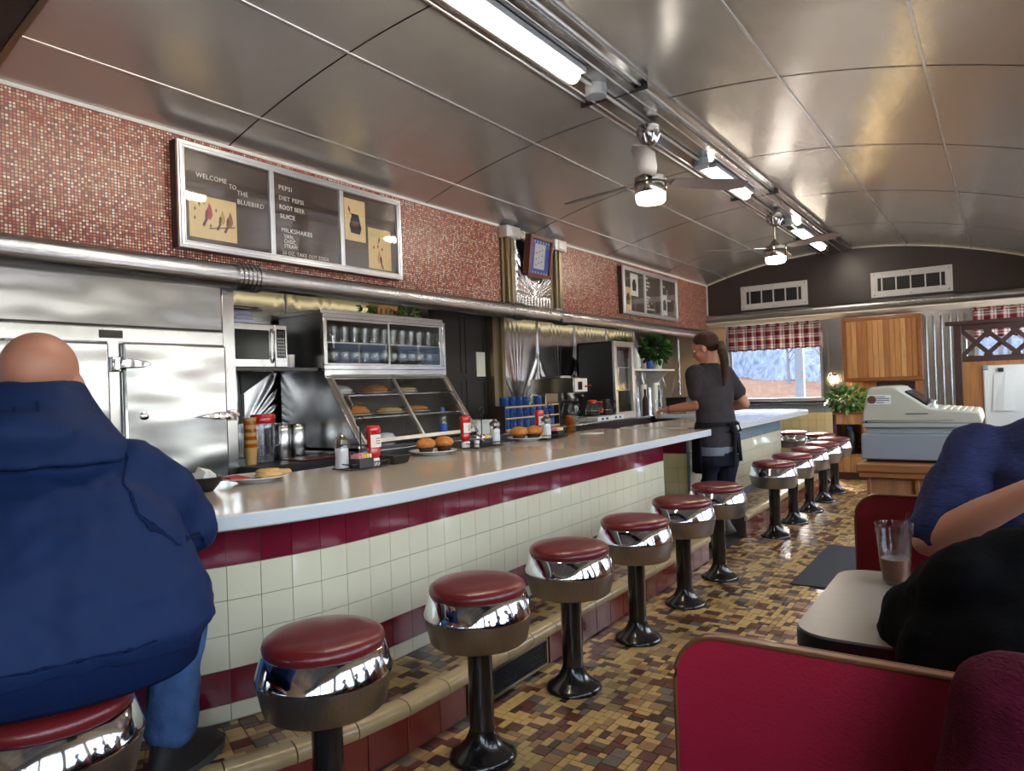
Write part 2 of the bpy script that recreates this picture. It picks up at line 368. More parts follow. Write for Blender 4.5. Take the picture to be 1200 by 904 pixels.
def text(parent, s, size, loc, rot, mat='letter_white', name='lettering', ext=.001, align='LEFT', sx=1.):
    cu = bpy.data.curves.new('t', 'FONT'); cu.body = s; cu.size = size; cu.extrude = ext; cu.align_x = align; cu.resolution_u = 2
    cu.space_character = 1.08
    to = bpy.data.objects.new('t', cu)
    me = bpy.data.meshes.new_from_object(to); bpy.data.objects.remove(to); bpy.data.curves.remove(cu)
    me.name = name; me.materials.clear(); me.materials.append(MATS[mat])
    o = obj(name, me, parent); o.location = loc; o.rotation_euler = rot; o.scale = (sx, 1, 1)
    return o
# ================================================================== SETTING
def zc(x): return 3.0 - .086*(x-XC)**2
CX_, CY_ = -3.59, 1.95                     # centre of the counter's curved end
def cmap(s, R, y1, ref=1.7):
    Ls = y1-CY_
    if s <= Ls: return (CX_+R, y1-s)
    th = (s-Ls)/ref
    return (CX_+R*math.cos(th), CY_-R*math.sin(th))
def strip(bm, R0, R1, z0, z1, s0, s1, y1, n, mi_top=0, mi_side=0, ref=1.7):
    """solid band between radii R0 and R1 that follows the counter from s0 to s1"""
    cols = []
    for i in range(n+1):
        s = s0+(s1-s0)*i/n; a = cmap(s, R0, y1, ref); b = cmap(s, R1, y1, ref)
        cols.append([bm.verts.new((*p, z)) for z in (z0, z1) for p in (a, b)])   # a0 b0 a1 b1
    for p, q in zip(cols, cols[1:]):
        for idx, mi in (((0, 1), mi_side), ((1, 3), mi_side), ((3, 2), mi_top), ((2, 0), mi_side)):
            bm.faces.new((p[idx[0]], q[idx[0]], q[idx[1]], p[idx[1]])).material_index = mi
    for c in (cols[0], cols[-1]): bm.faces.new((c[0], c[1], c[3], c[2])).material_index = mi_side
    return bm
def pieces(nx, ny, seed):
    """random packing of 2x2, 2x1, 1x2 and 1x1 tiles"""
    r = random.Random(seed); used = [[False]*ny for _ in range(nx)]; out = []
    for j in range(ny):
        for i in range(nx):
            if used[i][j]: continue
            opts = [(1, 1)]
            rt = i+1 < nx and not used[i+1][j]; up = j+1 < ny and not used[i][j+1]
            k = r.random()
            if rt and up and not used[i+1][j+1] and k < .3: w, h = 2, 2
            elif rt and k < .6: w, h = 2, 1
            elif up and k < .88: w, h = 1, 2
            else: w, h = 1, 1
            for a in range(w):
                for b in range(h): used[i+a][j+b] = True
            big = w*h == 4; q = r.random()
            c = (1 if q < .22 else 2 if q < .58 else 3 if q < .74 else 4 if q < .88 else 0) if big else (0 if q < .56 else 1 if q < .74 else 2 if q < .88 else 3 if q < .95 else 4)
            out.append((i, j, w, h, c))
    return out
FT = ['floor_yellow', 'floor_tan', 'floor_brown', 'floor_dark', 'floor_grey']
def tile_hexa(bm, c4, z0, z1, mi=0, ins=.0012):
    """tile on four ground corners, top slightly inset"""
    cx = sum(p[0] for p in c4)/4; cy = sum(p[1] for p in c4)/4
    def sh(p, d):
        v = Vector((cx-p[0], cy-p[1])); v.normalize(); return (p[0]+v.x*d, p[1]+v.y*d)
    b = [bm.verts.new((*p, z0)) for p in c4]; t = [bm.verts.new((*sh(p, ins), z1)) for p in c4]
    bm.faces.new(t).material_index = mi
    for i in range(4): bm.faces.new((b[i], b[(i+1) % 4], t[(i+1) % 4], t[i])).material_index = mi
# ---- floor with loose mosaic of clay tiles
bm = B(); box(bm, XB-.1, XR+.1, YN-.1, YE+.1, -.12, -.0045)
floor = struct('floor', bm, 'dark_grout', label='floor of mixed yellow, tan and brown clay tiles')
U = .03; G = .0016; FX0, FY0 = -1.745, 1.0
tl = pieces(int((XR-FX0)/U), int((YE-FY0)/U), 3)
scored = []
for t in tl:
    x = FX0+(t[0]+t[2]/2)*U; y = FY0+(t[1]+t[3]/2)*U
    p = px(x, y, 0); vis = p and 0 < p[0] < 1200 and 0 < p[1] < 904 and not (p[0] > 797 and p[1] > 750)
    scored.append((0 if vis else 1, x*x+y*y, t, x, y))
scored.sort(key=lambda q: (q[0], q[1]-.4*(q[2][2]*q[2][3] > 1)))
cache = {}
for _, _, t, x, y in scored[:300]:
    key = t[2:]
    if key not in cache:
        bm = B(); w, h = t[2]*U/2-G/2, t[3]*U/2-G/2
        tile_hexa(bm, [(-w, -h), (w, -h), (w, h), (-w, h)], -.006, 0)
        cache[key] = mesh('tile', bm, FT[t[4]])
    obj('tile', cache[key], floor, (x, y, rnd.uniform(-.0006, .0006)))
bm = B()
for _, _, t, x, y in scored[300:]:
    w, h = t[2]*U/2-G/2, t[3]*U/2-G/2
    tile_hexa(bm, [(x-w, y-h), (x+w, y-h), (x+w, y+h), (x-w, y+h)], -.006, rnd.uniform(-.0006, .0006), t[4])
part(floor, 'clay_tiles', bm, FT, kind='stuff')
# ---- raised foot step along each counter
def step(name, label, y1, s1, seed, vent=None):
    n = int(s1/.06)
    bm = B(); strip(bm, 1.52, 1.85, -.02, .172, 0, s1, y1, n)
    o = struct(name, bm, 'dark_grout', label=label)
    cells = pieces(9, int(s1/U), seed); sc = []
    for i, j, w, h, c in cells:
        s0, s2, r0, r2 = j*U+G/2, (j+h)*U-G/2, 1.54+i*.03+G/2, 1.54+(i+w)*.03-G/2
        c4 = [cmap(s0, r0, y1), cmap(s0, r2, y1), cmap(s2, r2, y1), cmap(s2, r0, y1)]
        p = px(c4[0][0], c4[0][1], .18); vis = p and 150 < p[0] < 1200 and p[1] < 910
        sc.append((0 if vis else 1, c4[0][0]**2+c4[0][1]**2-.5*(w*h > 2), c4, c))
    sc.sort(key=lambda q: q[:2])
    for _, _, c4, c in sc[:300]:
        bm = B(); tile_hexa(bm, c4[::-1], .17, .18); obj('tile', mesh('tile', bm, FT[c]), o)
    if len(sc) > 300:
        bm = B()
        for _, _, c4, c in sc[300:]: tile_hexa(bm, c4[::-1], .17, .18, c)
        part(o, 'clay_tiles', bm, FT, kind='stuff')
    prof = [(1.812, .17), (1.812, .185), (1.842, .186), (1.862, .181), (1.874, .168), (1.877, .15), (1.870, .136), (1.846, .134)]
    k = 0; s = 0
    while s < s1-.05:
        e = min(s+.19, s1); bm = B()
        hexa(bm, [(*cmap(s+.002, r, y1), z) for r, z in prof], [(*cmap(e-.002, r, y1), z) for r, z in prof])
        part(o, 'bullnose_tile', bm, 'bullnose_tile', 50); s = e
    s = 0
    while s < s1-.05:
        e = min(s+.152, s1)
        if not (vent and y1-vent[1] < (s+e)/2 < y1-vent[0]):
            bm = B(); c4 = [cmap(s+.0015, 1.845, y1), cmap(s+.0015, 1.858, y1), cmap(e-.0015, 1.858, y1), cmap(e-.0015, 1.845, y1)]
            hexa(bm, [(*p, .004) for p in c4], [(*p, .131) for p in c4]); part(o, 'riser_tile', bm, 'riser_tile', bev=.002)
        s = e
    return o
step('trim_1', 'raised tiled foot step below the long tiled counter', 4.84, 4.84-CY_+2.1, 11, (2.09, 2.72))
step('trim_2', 'raised tiled foot step below the far counter', 8.45, 2.75, 12)
# ---- ceiling of curved satin sheets
NY = [YN, -3.95, -2.35, -.75, .85, 2.41, 4.09, 5.58, 7.1, 8.75, YE]; NX = [XM-.5, -3.3, -2.585, -1.8, -.965, -.27, XR+.1]
def patch(bm, x0, x1, y0, y1, dz, th, n=8):
    rows = []
    for i in range(n+1):
        x = x0+(x1-x0)*i/n; z = zc(x)+dz
        rows.append([bm.verts.new(p) for p in ((x, y0, z), (x, y1, z), (x, y1, z+th), (x, y0, z+th))])
    for a, b in zip(rows, rows[1:]):
        for k in range(4): bm.faces.new((a[k], a[(k+1) % 4], b[(k+1) % 4], b[k]))
    bm.faces.new(rows[0]); bm.faces.new(rows[-1][::-1])
    return bm
ceil = struct('ceiling', patch(B(), XM-.6, XR+.2, YN-.1, YE+.1, .02, .06, 40), 'dark_beam', label='barrel ceiling of satin beige metal sheets')
for a, b in zip(NX, NX[1:]):
    for c, d in zip(NY, NY[1:]):
        part(ceil, 'ceiling_panel', patch(B(), a+.002, b-.002, c+.004, d-.004, 0, .006), 'ceiling_sheet', 60)
for x in NX[1:-1]:
    if abs(x+1.8) > .1: part(ceil, 'batten', patch(B(), x-.0055, x+.0055, YN, YE, -.005, .007, 2), 'bright_aluminium', 60)
for y in NY[1:-1]: part(ceil, 'joint', patch(B(), XM-.4, XR+.05, y-.0045, y+.0045, -.0015, .003, 30), 'dark_beam', 60)
struct('trim_3', patch(B(), XM-.3, XR+.1, .62, 1.2, -.06, .06, 20), 'dark_beam', 60, 'dark beam across the ceiling nearest the viewer')
struct('trim_4', patch(B(), XM-.3, XR+.1, 1.2, 1.228, -.065, .06, 20), 'bronze', 60, 'bronze edging of the dark ceiling beam')
# ---- mosaic wall above the pipe
zt = zc(XM)
bm = B(); prism(bm, [(XM, 2.0), (XM, zt), (XM-.46, zt-.16), (XM-.46, 2.0)], 'y', YN, YE)
wl = struct('wall_left', bm, 'mosaic', label='wall strip of tiny red, rust and cream mosaic tiles')
bm = B(); box(bm, XM-.002, XM+.012, YN, YE, zt-.016, zt+.012); struct('trim_5', bm, 'white_paint', label='pale bead between mosaic and ceiling')
bm = B(); box(bm, XM-.01, XM+.012, YE-.02, YE-.002, 2.0, zt); struct('trim_6', bm, 'white_paint', label='pale upright bead at the far end of the mosaic')
# ---- fluted steel pipe rail below the mosaic
def fluted(bm, xc, zcn, r, y0, y1, n=40, axis='y', flute=.003):
    rings = []
    for y in (y0, y1):
        ring = []
        for k in range(n):
            a = 2*math.pi*k/n; q = r-(flute if k % 2 else 0)
            p = (xc+q*math.cos(a), y, zcn+q*math.sin(a)) if axis == 'y' else (y, xc+q*math.cos(a), zcn+q*math.sin(a))
            ring.append(bm.verts.new(p))
        rings.append(ring)
    for k in range(n): bm.faces.new((rings[0][k], rings[0][(k+1) % n], rings[1][(k+1) % n], rings[1][k]))
    bm.faces.new(rings[0]); bm.faces.new(rings[1][::-1])
    return bm
PX, PZ, PR = XM+.055, 1.955, .068
pr = struct('trim_7', fluted(B(), PX, PZ, PR, YN, YE-.05), 'pipe_steel', 50, 'fluted stainless pipe rail under the mosaic wall')
for y in (2.46, 5.19, 6.0):
    bm = B()
    for k in range(6): tube(bm, [(PX, y-.085+k*.028, PZ), (PX, y-.066+k*.028, PZ)], PR+.014, 28)
    part(pr, 'collar', bm, 'stainless', 30)
# ---- back wall with pressed sunburst panels
bm = B(); box(bm, XB-.14, XB-.03, YN, YE, 0, 2.6)
wb_ = struct('wall_back', bm, 'stainless', label='stainless wall behind the back counter')
def burst(w, h, fz, n=64, m=84, A=.012):
    bm = B(); vs = []
    for j in range(m+1):
        row = []
        for i in range(n+1):
            u = -w/2+w*i/n; v = h*j/m
            r = math.hypot(u, v-fz); ph = abs(math.atan2(u, max(v-fz, 1e-6)))
            z = 0
            if v > fz:
                k = min(1, r/.16)
                if ph < .2: z += .3*A*abs(math.sin(ph*34))*k*(1-max(0, ph-.12)/.08)
                elif .56 < ph < 1.5: z += 1.4*A*abs(math.sin((ph-.56)*17))**.8*k*min(1, (ph-.54)/.06)
                z += .7*A*math.exp(-((ph-.38)/.22)**2)*k
            else: z += A*abs(math.sin(u*60))*.4
            for sx in (-1, 1):
                du = u-sx*w/2; dv = h*.93-v; p2 = abs(math.atan2(du, dv)) if dv > 0 else 9
                if p2 < .42 and dv > 0: z += .45*A*abs(math.sin(p2*18))*min(1, dv/.1)*max(0, 1-dv/.45)
            e = min(u+w/2, w/2-u); z *= min(1, max(0, e/.02)); row.append(bm.verts.new((z, u, v)))
        vs.append(row)
    for a, b in zip(vs, vs[1:]):
        for i in range(n): bm.faces.new((a[i], a[i+1], b[i+1], b[i]))
    return mesh('sunburst_panel', bm, 'stainless_burst', 180)
bme = burst(.796, 1.35, .17)
for y in (2.75, 3.55, 4.35, 5.97, 6.775, 7.58, 8.385, 9.19, 9.995):
    obj('sunburst_panel', bme, wb_, (XB-.02, y, .85))
    bm = B(); box(bm, XB-.03, XB+.004, y+.392, y+.412, .85, 2.1); part(wb_, 'seam_strip', bm, 'stainless')
# sunburst between the two pilasters on the mosaic wall
bm = B(); box(bm, XM, XM+.012, 5.06, 6.08, 2.0, zt-.002)
part(wl, 'pilaster_backing', bm, 'stainless')
o = obj('sunburst_panel', burst(.62, .7, .1, A=.012), wl, (XM+.014, 5.58, 2.02))
for y in (5.16, 5.98):
    bm = B()
    for k, (a, d) in enumerate(((-.1, .03), (-.055, .06), (-.02, .075), (.02, .06), (.06, .03))): box(bm, XM, XM+d, y+a, y+a+.038, 2.0, zt-.05)
    p = part(wl, 'pilaster', bm, 'bronze', bev=.003)
    bm = B(); box(bm, XM, XM+.095, y-.105, y+.105, zt-.11, zt-.004); box(bm, XM, XM+.11, y-.06, y+.06, zt-.1, zt-.02)
    part(wl, 'pilaster_cap', bm, 'bright_aluminium', bev=.006)
# ---- black kitchen door in the back wall
bm = B(); box(bm, XB-.03, XB+.02, 4.66, 5.41, .05, 2.1)
d = struct('door_1', bm, 'black_door', label='black panelled door behind the counter')
bm = B()
for a, b in ((4.72, 5.02), (5.08, 5.36)): ring_frame(bm, XB+.02, a, b, .95, 1.35, .012, .006); ring_frame(bm, XB+.02, a, b, 1.42, 2.0, .012, .006)
part(d, 'moulding', bm, 'black_door')
bm = B(); box(bm, XB-.03, XB+.1, 5.41, 5.51, 0, 2.1); box(bm, XB-.03, XB+.13, 5.51, 5.56, 0, 2.1)
part(d, 'door_jamb', bm, ['bronze'])
bm = B(); box(bm, XB+.02, XB+.03, 5.235, 5.365, 1.39, 1.62)
single('notice', bm, 'paper_white', 'small pale notice pinned on the black kitchen door', 'notice')
# ---- end wall
def hole_wall(bm, y0, y1, xs, z0, z1, zb, ztp, holes, mi=0):
    x = xs[0]
    for a, b in holes:
        box(bm, x, a, y0, y1, zb, ztp, mi); box(bm, a, b, y0, y1, zb, z0, mi); box(bm, a, b, y0, y1, z1, ztp, mi); x = b
    box(bm, x, xs[1], y0, y1, zb, ztp, mi)
W1, W2 = (-3.33, -2.02), (-.27, XR-.12)
bm = B(); hole_wall(bm, YE+.01, YE+.16, (XB-.15, XR+.15), .95, 2.05, 0, 2.2, (W1, W2))
we = struct('wall_end', bm, 'stainless', label='far end wall with stainless cladding')
bm = B(); pts = [(XB, 2.15)] + [(XR+.1, 2.15)] + [(x, zc(x)+.01) for x in [XR+.1-(XR+.1-XB)*i/24 for i in range(25)]]
prism(bm, pts, 'y', YE+.0, YE+.16); part(we, 'upper_panel', bm, 'dark_brown', label='dark brown upper panel under the ceiling arch')
bm = B(); box(bm, -.955, -.925, YE-.006, YE, 2.25, zc(-.94)); part(we, 'seam_strip', bm, 'dark_brown')
bm = B()
for i in range(24):
    x0 = XM+(XR-XM)*i/24; x1 = XM+(XR-XM)*(i+1)/24
    hexa(bm, [(x0, YE-.012, zc(x0)-.014), (x1, YE-.012, zc(x1)-.014), (x1, YE+.0, zc(x1)-.014), (x0, YE+.0, zc(x0)-.014)], [(x0, YE-.012, zc(x0)), (x1, YE-.012, zc(x1)), (x1, YE+.0, zc(x1)), (x0, YE+.0, zc(x0))])
struct('trim_8', bm, 'cream_paint', label='pale bead along the ceiling arch on the end wall')
er = struct('trim_9', fluted(B(), YE-.05, 2.2, .055, XM, XR, 32, 'x'), 'pipe_steel', 50, 'steel pipe rail across the far end wall')
bm = B(); prism(bm, [(YE-.02, 2.15), (YE-.16, 2.13), (YE-.16, 2.115), (YE-.0, 2.06)], 'x', XM+.02, XR)
struct('trim_10', bm, 'cream_paint', label='cream sloping ledge under the end wall pipe')
bm = B(); box(bm, XB, -3.36, YE-.012, YE+.008, 0, 2.1); part(we, 'tan_panel', bm, 'tan_wall', label='tan painted panel')
# ribbed stainless beside the timber
bm = B(); box(bm, -.83, -.3, YE-.004, YE+.008, .78, 2.06)
part(we, 'steel_sheet', bm, 'stainless_ribbed')
for k in range(6):
    bm = B(); x = -.78+k*.085; prism(bm, [(x-.014, YE-.003), (x, YE-.026), (x+.014, YE-.003)], 'z', .78, 2.0); part(we, 'rib', bm, 'stainless_ribbed', 60)
bm = B(); box(bm, -2.0, -1.72, YE-.004, YE+.008, .95, 2.06); part(we, 'steel_sheet', bm, 'stainless_ribbed')
for x in (-1.96, -1.83): bm = B(); box(bm, x, x+.012, YE-.016, YE-.002, .95, 2.06); part(we, 'rib', bm, 'stainless_ribbed')
bm = B(); box(bm, -3.4, -1.73, YE-.03, YE+.01, .905, .945); part(we, 'steel_sill', bm, 'stainless')
bm = B(); box(bm, -.83, -.2, YE-.02, YE+.01, .74, .785); part(we, 'wood_sill', bm, 'walnut_dark')
ctile = {}
for j in range(8):
    for i in range(15):
        x = -3.35+i*.111; z = .79-j*.111
        mt = 'grey_tile' if j == 0 else 'yellow_tile'
        if x > -1.76: continue
        if mt not in ctile:
            bm = B(); box(bm, .0015, .1095, -.008, .006, .0015, .1095); ctile[mt] = mesh('wall_tile', bm, mt)
        obj('wall_tile', ctile[mt], we, (x, YE+.004, z))
for i in range(5):
    for j in range(6): obj('wall_tile', ctile['yellow_tile'], we, (-.83+i*.111, YE+.004, .62-j*.111))
# windows in the end wall
def window_end(name, a, b, label):
    bm = B(); ring_frame(bm, YE+.05, a, b, .95, 2.05, .045, .06, 'y'); o = struct(name, bm, 'bright_aluminium', label=label)
    bm = B(); box(bm, a+.04, b-.04, YE+.075, YE+.081, .99, 2.01); part(o, 'pane', bm, 'pane')
    bm = B(); box(bm, a-.03, b+.03, YE-.03, YE+.05, .93, .955); part(o, 'sill', bm, 'stainless')
    return o
window_end('window_1', *W1, 'end wall window beside the counter with snowy woods outside')
window_end('window_2', *W2, 'end wall window behind the dark lattice')
def valance(name, a, b, label):
    bm = B(); n = 96; rows = []
    for k in range(n+1):
        t = k/n; x = a+(b-a)*t
        rows.append([bm.verts.new((x, YE-.05-.016*s*math.sin(t*(b-a)*46+.6*math.sin(t*17)), z+.006*math.sin(t*60))) for z, s in ((2.055, .3), (2.02, .5), (1.9, .9), (1.78, 1.1), (1.69, 1.2))])
    for p, q in zip(rows, rows[1:]):
        for k in range(4): bm.faces.new((p[k], q[k], q[k+1], p[k+1]))
    o = thing(name, label, 'curtain', (0, 0, 0))
    f = part(o, 'fabric', bm, 'plaid', 180); m = f.modifiers.new('t', 'SOLIDIFY'); m.thickness = .003
    bm = B(); tube(bm, [(a-.01, YE-.05, 2.035), (b+.01, YE-.05, 2.035)], .009, 10); part(o, 'rod', bm, 'aluminium')
valance('valance', W1[0]+.03, W1[1]-.0, 'red and cream plaid valance over the window beside the counter')
valance('valance', W2[0]-.0, W2[1], 'red and cream plaid valance above the dark lattice')
# ---- window wall on the booth side, and the near end
bm = B(); x0, x1 = XR, XR+.14
box(bm, x0, x1, YN, YE+.15, 0, .93); box(bm, x0, x1, YN, YE+.15, 2.05, 2.62)
ys = [YN+.12+1.29*k for k in range(13)]
ys[12] = YE-.06
for k in range(13): box(bm, x0, x1, ys[k]-.11, ys[k]+.04 if k < 12 else YE+.15, .93, 2.05)
box(bm, x0, x1, YN, ys[0], .93, 2.05)
struct('wall_right', bm, 'cream_paint', label='window wall along the booths')
for k in range(12):
    a, b = ys[k]+.04, ys[k+1]-.11
    bm = B(); ring_frame(bm, XR+.05, a, b, .93, 2.05, .04, .05); box(bm, XR+.055, XR+.095, (a+b)/2-.018, (a+b)/2+.018, .97, 2.01)
    o = struct('window_%d' % (k+3), bm, 'aluminium', label='booth window, %s from the viewer\'s end' % ORD[k])
    bm = B(); box(bm, XR+.07, XR+.075, a+.03, b-.03, .96, 2.02); part(o, 'pane', bm, 'pane')
bm = B(); box(bm, XB-.15, XR+.15, YN-.14, YN, 0, 3.1); struct('wall_near', bm, 'tan_wall', label='tan wall behind the viewer')
bm = B(); box(bm, XR-.012, XR, YN, YE, 0, .1); struct('baseboard_right', bm, 'walnut_dark')
# ---- outdoors: parking lot, dry bank, bare trees
bm = B(); box(bm, -90, 90, -60, 11.6, -.75, -.7); struct('ground', bm, 'asphalt', label='asphalt lot around the diner, paled to bounce daylight')  # unseen lot, made pale so it bounces light up to the ceiling
bm = B(); vs = []
for j in range(22):
    vs.append([bm.verts.new((-70+i*4.4, 11.4+j*3, -.8+.02*j**1.9+.5*math.sin(i*1.3+j)*min(1, j/4))) for i in range(30)])
for a, b in zip(vs, vs[1:]):
    for i in range(29): bm.faces.new((a[i], a[i+1], b[i+1], b[i]))
struct('grass_bank', bm, 'dry_grass', 180, 'dry brown grass bank beyond the window')
bm = B(); vs = []
for j in range(14):
    vs.append([bm.verts.new((-75+i*3, 46+j*1.6+1.2*math.sin(i*1.9+j), -.2+j*1.15+.6*math.sin(i*2.3+j*1.7))) for i in range(46)])
for a, b in zip(vs, vs[1:]):
    for i in range(45): bm.faces.new((a[i], a[i+1], b[i+1], b[i]))
struct('wooded_hill', bm, 'wooded', 30, 'hazy blue-grey wooded hillside beyond the window')
def tree_mesh(seed, ever=False):
    r = random.Random(seed); bm = B()
    h = r.uniform(7, 11); tube(bm, [(0, 0, -.5), (r.uniform(-.2, .2), 0, h*.5), (r.uniform(-.4, .4), 0, h)], [.13, .09, .03], 6)
    if ever:
        for k in range(9):
            z = 1+k*h/10; q = (h-z)*.22
            lathe(bm, [(q, z), (q*.4, z+.6), (.02, z+1.2)], (0, 0, 0), 9, 1)
    else:
        for k in range(26):
            z = r.uniform(1.2, h*.95); a = r.uniform(0, 6.28); l = r.uniform(.8, 2.6)*(1-z/h*.6)
            p0 = Vector((0, 0, z)); p1 = p0+Vector((math.cos(a)*l*.6, math.sin(a)*l*.6, l*.5)); p2 = p1+Vector((math.cos(a+.5)*l*.4, math.sin(a+.5)*l*.4, l*.6))
            tube(bm, [p0, p1, p2], [.045, .03, .008], 4)
            p3 = p1+Vector((math.cos(a-.9)*l*.5, math.sin(a-.9)*l*.5, l*.3)); tube(bm, [p1, p3], [.025, .006], 4)
    return mesh('tree', bm, ['bark', 'evergreen'], 60)
tms = [tree_mesh(40+i) for i in range(5)]; ems = tree_mesh(60, True)
r_ = random.Random(5)
for k in range(64):
    j = r_.uniform(1, 15); x = -36+r_.random()*44; e = k % 9 == 4; j = (5+j*.55) if not e else 12.5+j*.1
    o = obj('tree', ems if e else tms[k % 5], None, (x, 11.4+(j+3)*2.9, -.9+.02*(j+3)**1.9), r_.uniform(0, 6)); s = r_.uniform(.8, 1.2); o.scale = (s, s, s)
    tag(o, 'dark evergreen among the bare trees beyond the window' if e else 'bare grey tree on the bank beyond the window', 'tree', 'evergreens beyond the window' if e else 'bare trees beyond the window')
bm = B(); box(bm, -2.62, -2.5, YE+1.0, YE+1.12, -.7, 3); single('porch_post', bm, 'post_blue', 'pale porch post just outside the end window', 'post')
# ================================================================== COUNTERS AND STOOLS
def face_tiles(o, y1, s0, s1, R, rows, pitch=.111, ref=1.7):
    """rows: (z0, z1, material); tiles follow the counter front"""
    n = int(round((s1-s0)/pitch))
    for i in range(n):
        a, b = s0+(s1-s0)*i/n+.0012, s0+(s1-s0)*(i+1)/n-.0012
        c4 = [cmap(a, R-.008, y1, ref), cmap(a, R, y1, ref), cmap(b, R, y1, ref), cmap(b, R-.008, y1, ref)]
        for z0, z1, m in rows:
            bm = B(); hexa(bm, [(*p, z0+.0012) for p in c4], [(*p, z1-.0012) for p in c4])
            obj('wall_tile', mesh('wall_tile', bm, m, 35), o)
ZR = [.183, .2397, .353, .4685, .5838, .699, .814]
Y1 = 4.84
c1 = thing('lunch_counter', 'long counter front of cream tiles with maroon bands', 'counter', (0, 0, 0))
S1 = Y1-CY_+1.54*1.25
bm = B(); strip(bm, 1.2, 1.534, 0, .8605, 0, S1, Y1, 60, ref=1.54); part(c1, 'body', bm, 'grout')
face_tiles(c1, Y1, 0, S1, 1.541, [(ZR[0], ZR[1], 'cream_tile'), (ZR[1], ZR[2], 'maroon_tile'), (ZR[2], ZR[3], 'cream_tile'), (ZR[3], ZR[4], 'cream_tile'), (ZR[4], ZR[5], 'cream_tile'), (ZR[5], ZR[6], 'maroon_tile')], ref=1.54)
bm = B(); strip(bm, 1.46, 1.536, .814, .8605, 0, S1, Y1, 60, ref=1.54); part(c1, 'top_rail', bm, 'maroon_tile')
bm = B(); strip(bm, .85, 1.8, .861, .91, 0, 5.145-CY_+1.8*1.3, 5.145, 70, 0, 1, ref=1.8)
single('countertop', bm, ['laminate_top_reflect', 'laminate_edge_daylit'], 'long pale laminate countertop with a speckled edge tinted daylight blue', 'countertop', bev=.006)
# far counter
c2 = thing('far_counter', 'far counter front of cream tiles with a blue-grey band', 'counter', (0, 0, 0))
bm = B(); box(bm, -2.5, -2.057, 5.36, 8.15, 0, .8605); box(bm, -3.3, -2.5, 7.7, 8.15, 0, .8605); part(c2, 'body', bm, 'grout')
rows = [(ZR[0]+.06, ZR[2], 'cream_tile'), (ZR[2], ZR[3], 'cream_tile'), (ZR[3], ZR[4], 'cream_tile'), (ZR[4], ZR[5], 'cream_tile'), (ZR[5], ZR[6]+.04, 'blue_tile'), (ZR[0], ZR[0]+.06, 'blue_tile')]
nt_ = 25
for i in range(nt_):
    a, b = 5.36+2.79*i/nt_+.0012, 5.36+2.79*(i+1)/nt_-.0012
    for z0, z1, m in rows:
        bm = B(); box(bm, -2.058, -2.05, a, b, z0+.0012, z1-.0012); obj('wall_tile', mesh('wall_tile', bm, m), c2)
for i in range(4):
    for k, (z0, z1, m) in enumerate(rows):
        bm = B(); box(bm, -2.14-i*.111, -2.031-i*.111 if i else -2.064, 5.352, 5.36, z0+.0012, z1-.0012); obj('wall_tile', mesh('wall_tile', bm, 'maroon_tile' if k == 4 else 'yellow_tile'), c2)
bm = B(); box(bm, -2.066, -2.048, 5.345, 5.37, 0, .8605); part(c2, 'corner_strip', bm, 'blue_tile')
bm = B(); pts = [(-2.62, 5.3), (-2.03, 5.3), (-2.03, 5.58), (-1.79, 5.7)]
for k in range(11): a = math.pi/2*k/10; pts.append((-2.19+.4*math.cos(a), 8.3+.4*math.sin(a)))
pts += [(-3.3, 8.7), (-3.3, 7.6), (-2.62, 7.6)]
prism(bm, pts, 'z', .861, .91)
for f in bm.faces: f.material_index = 0 if abs(f.normal.z) > .5 else 1
bm.normal_update()
for f in bm.faces: f.material_index = 0 if abs(f.normal.z) > .5 else 1
single('countertop', bm, ['laminate_top_reflect', 'laminate_edge_daylit'], 'far countertop with a rounded corner by the end window', 'countertop', bev=.006)
# stools
def make_stool(label, loc):
    t = thing('counter_stool', label, 'stool', loc, 0, 'round counter stools')
    bm = B(); lathe(bm, [(.116, 0), (.118, .008), (.106, .02), (.082, .034), (.062, .055), (.049, .08), (.045, .095)], n=28); part(t, 'base_flange', bm, 'black_iron', 60)
    bm = B(); lathe(bm, [(.043, .09), (.043, .43)], n=24); part(t, 'post', bm, 'black_iron', 60)
    bm = B(); lathe(bm, [(.05, .402), (.160, .402), (.168, .409), (.1865, .493), (.1870, .495), (.15, .495)], n=48); part(t, 'steel_skirt', bm, 'skirt_steel', 40)
    bm = B(); lathe(bm, [(.15, .4955), (.1872, .4955), (.1878, .499), (.186, .505), (.168, .562), (.163, .566), (.155, .566)], n=48); part(t, 'chrome_collar', bm, 'chrome', 40)
    bm = B(); lathe(bm, [(.155, .55), (.166, .57), (.1675, .58), (.164, .592), (.150, .602), (.11, .609), (.05, .612), (.002, .6125)], n=48); part(t, 'cushion', bm, 'oxblood_vinyl', 60)
    return t
SP = [(-1.79, .70, 'round oxblood stool under the seated person in the navy jacket'),
      (-1.575, 1.30, 'round oxblood stool nearest the person in the navy jacket'),
      (-1.51, 1.915, 'second empty stool from the person in the navy jacket, standing before the step vent'),
      (-1.515, 2.55, 'third empty stool from the person in the navy jacket'),
      (-1.52, 3.20, 'fourth empty stool from the person in the navy jacket'),
      (-1.525, 3.84, 'stool two places before the standing server'),
      (-1.53, 4.46, 'stool directly in front of the standing server\'s legs'),
      (-1.535, 5.84, 'first stool past the standing server, at the far counter'),
      (-1.54, 6.47, 'second stool past the server along the far counter'),
      (-1.54, 7.1, 'third stool past the server along the far counter'),
      (-1.54, 7.72, 'fourth stool past the server along the far counter'),
      (-1.545, 8.35, 'last stool of the far counter row, nearest the end wall'),
      (-1.80, 8.98, 'stool at the rounded end of the far counter'),
      (-2.17, 9.3, 'stool half hidden behind the end of the far counter')]
s0 = make_stool(SP[0][2], (*SP[0][:2], 0))
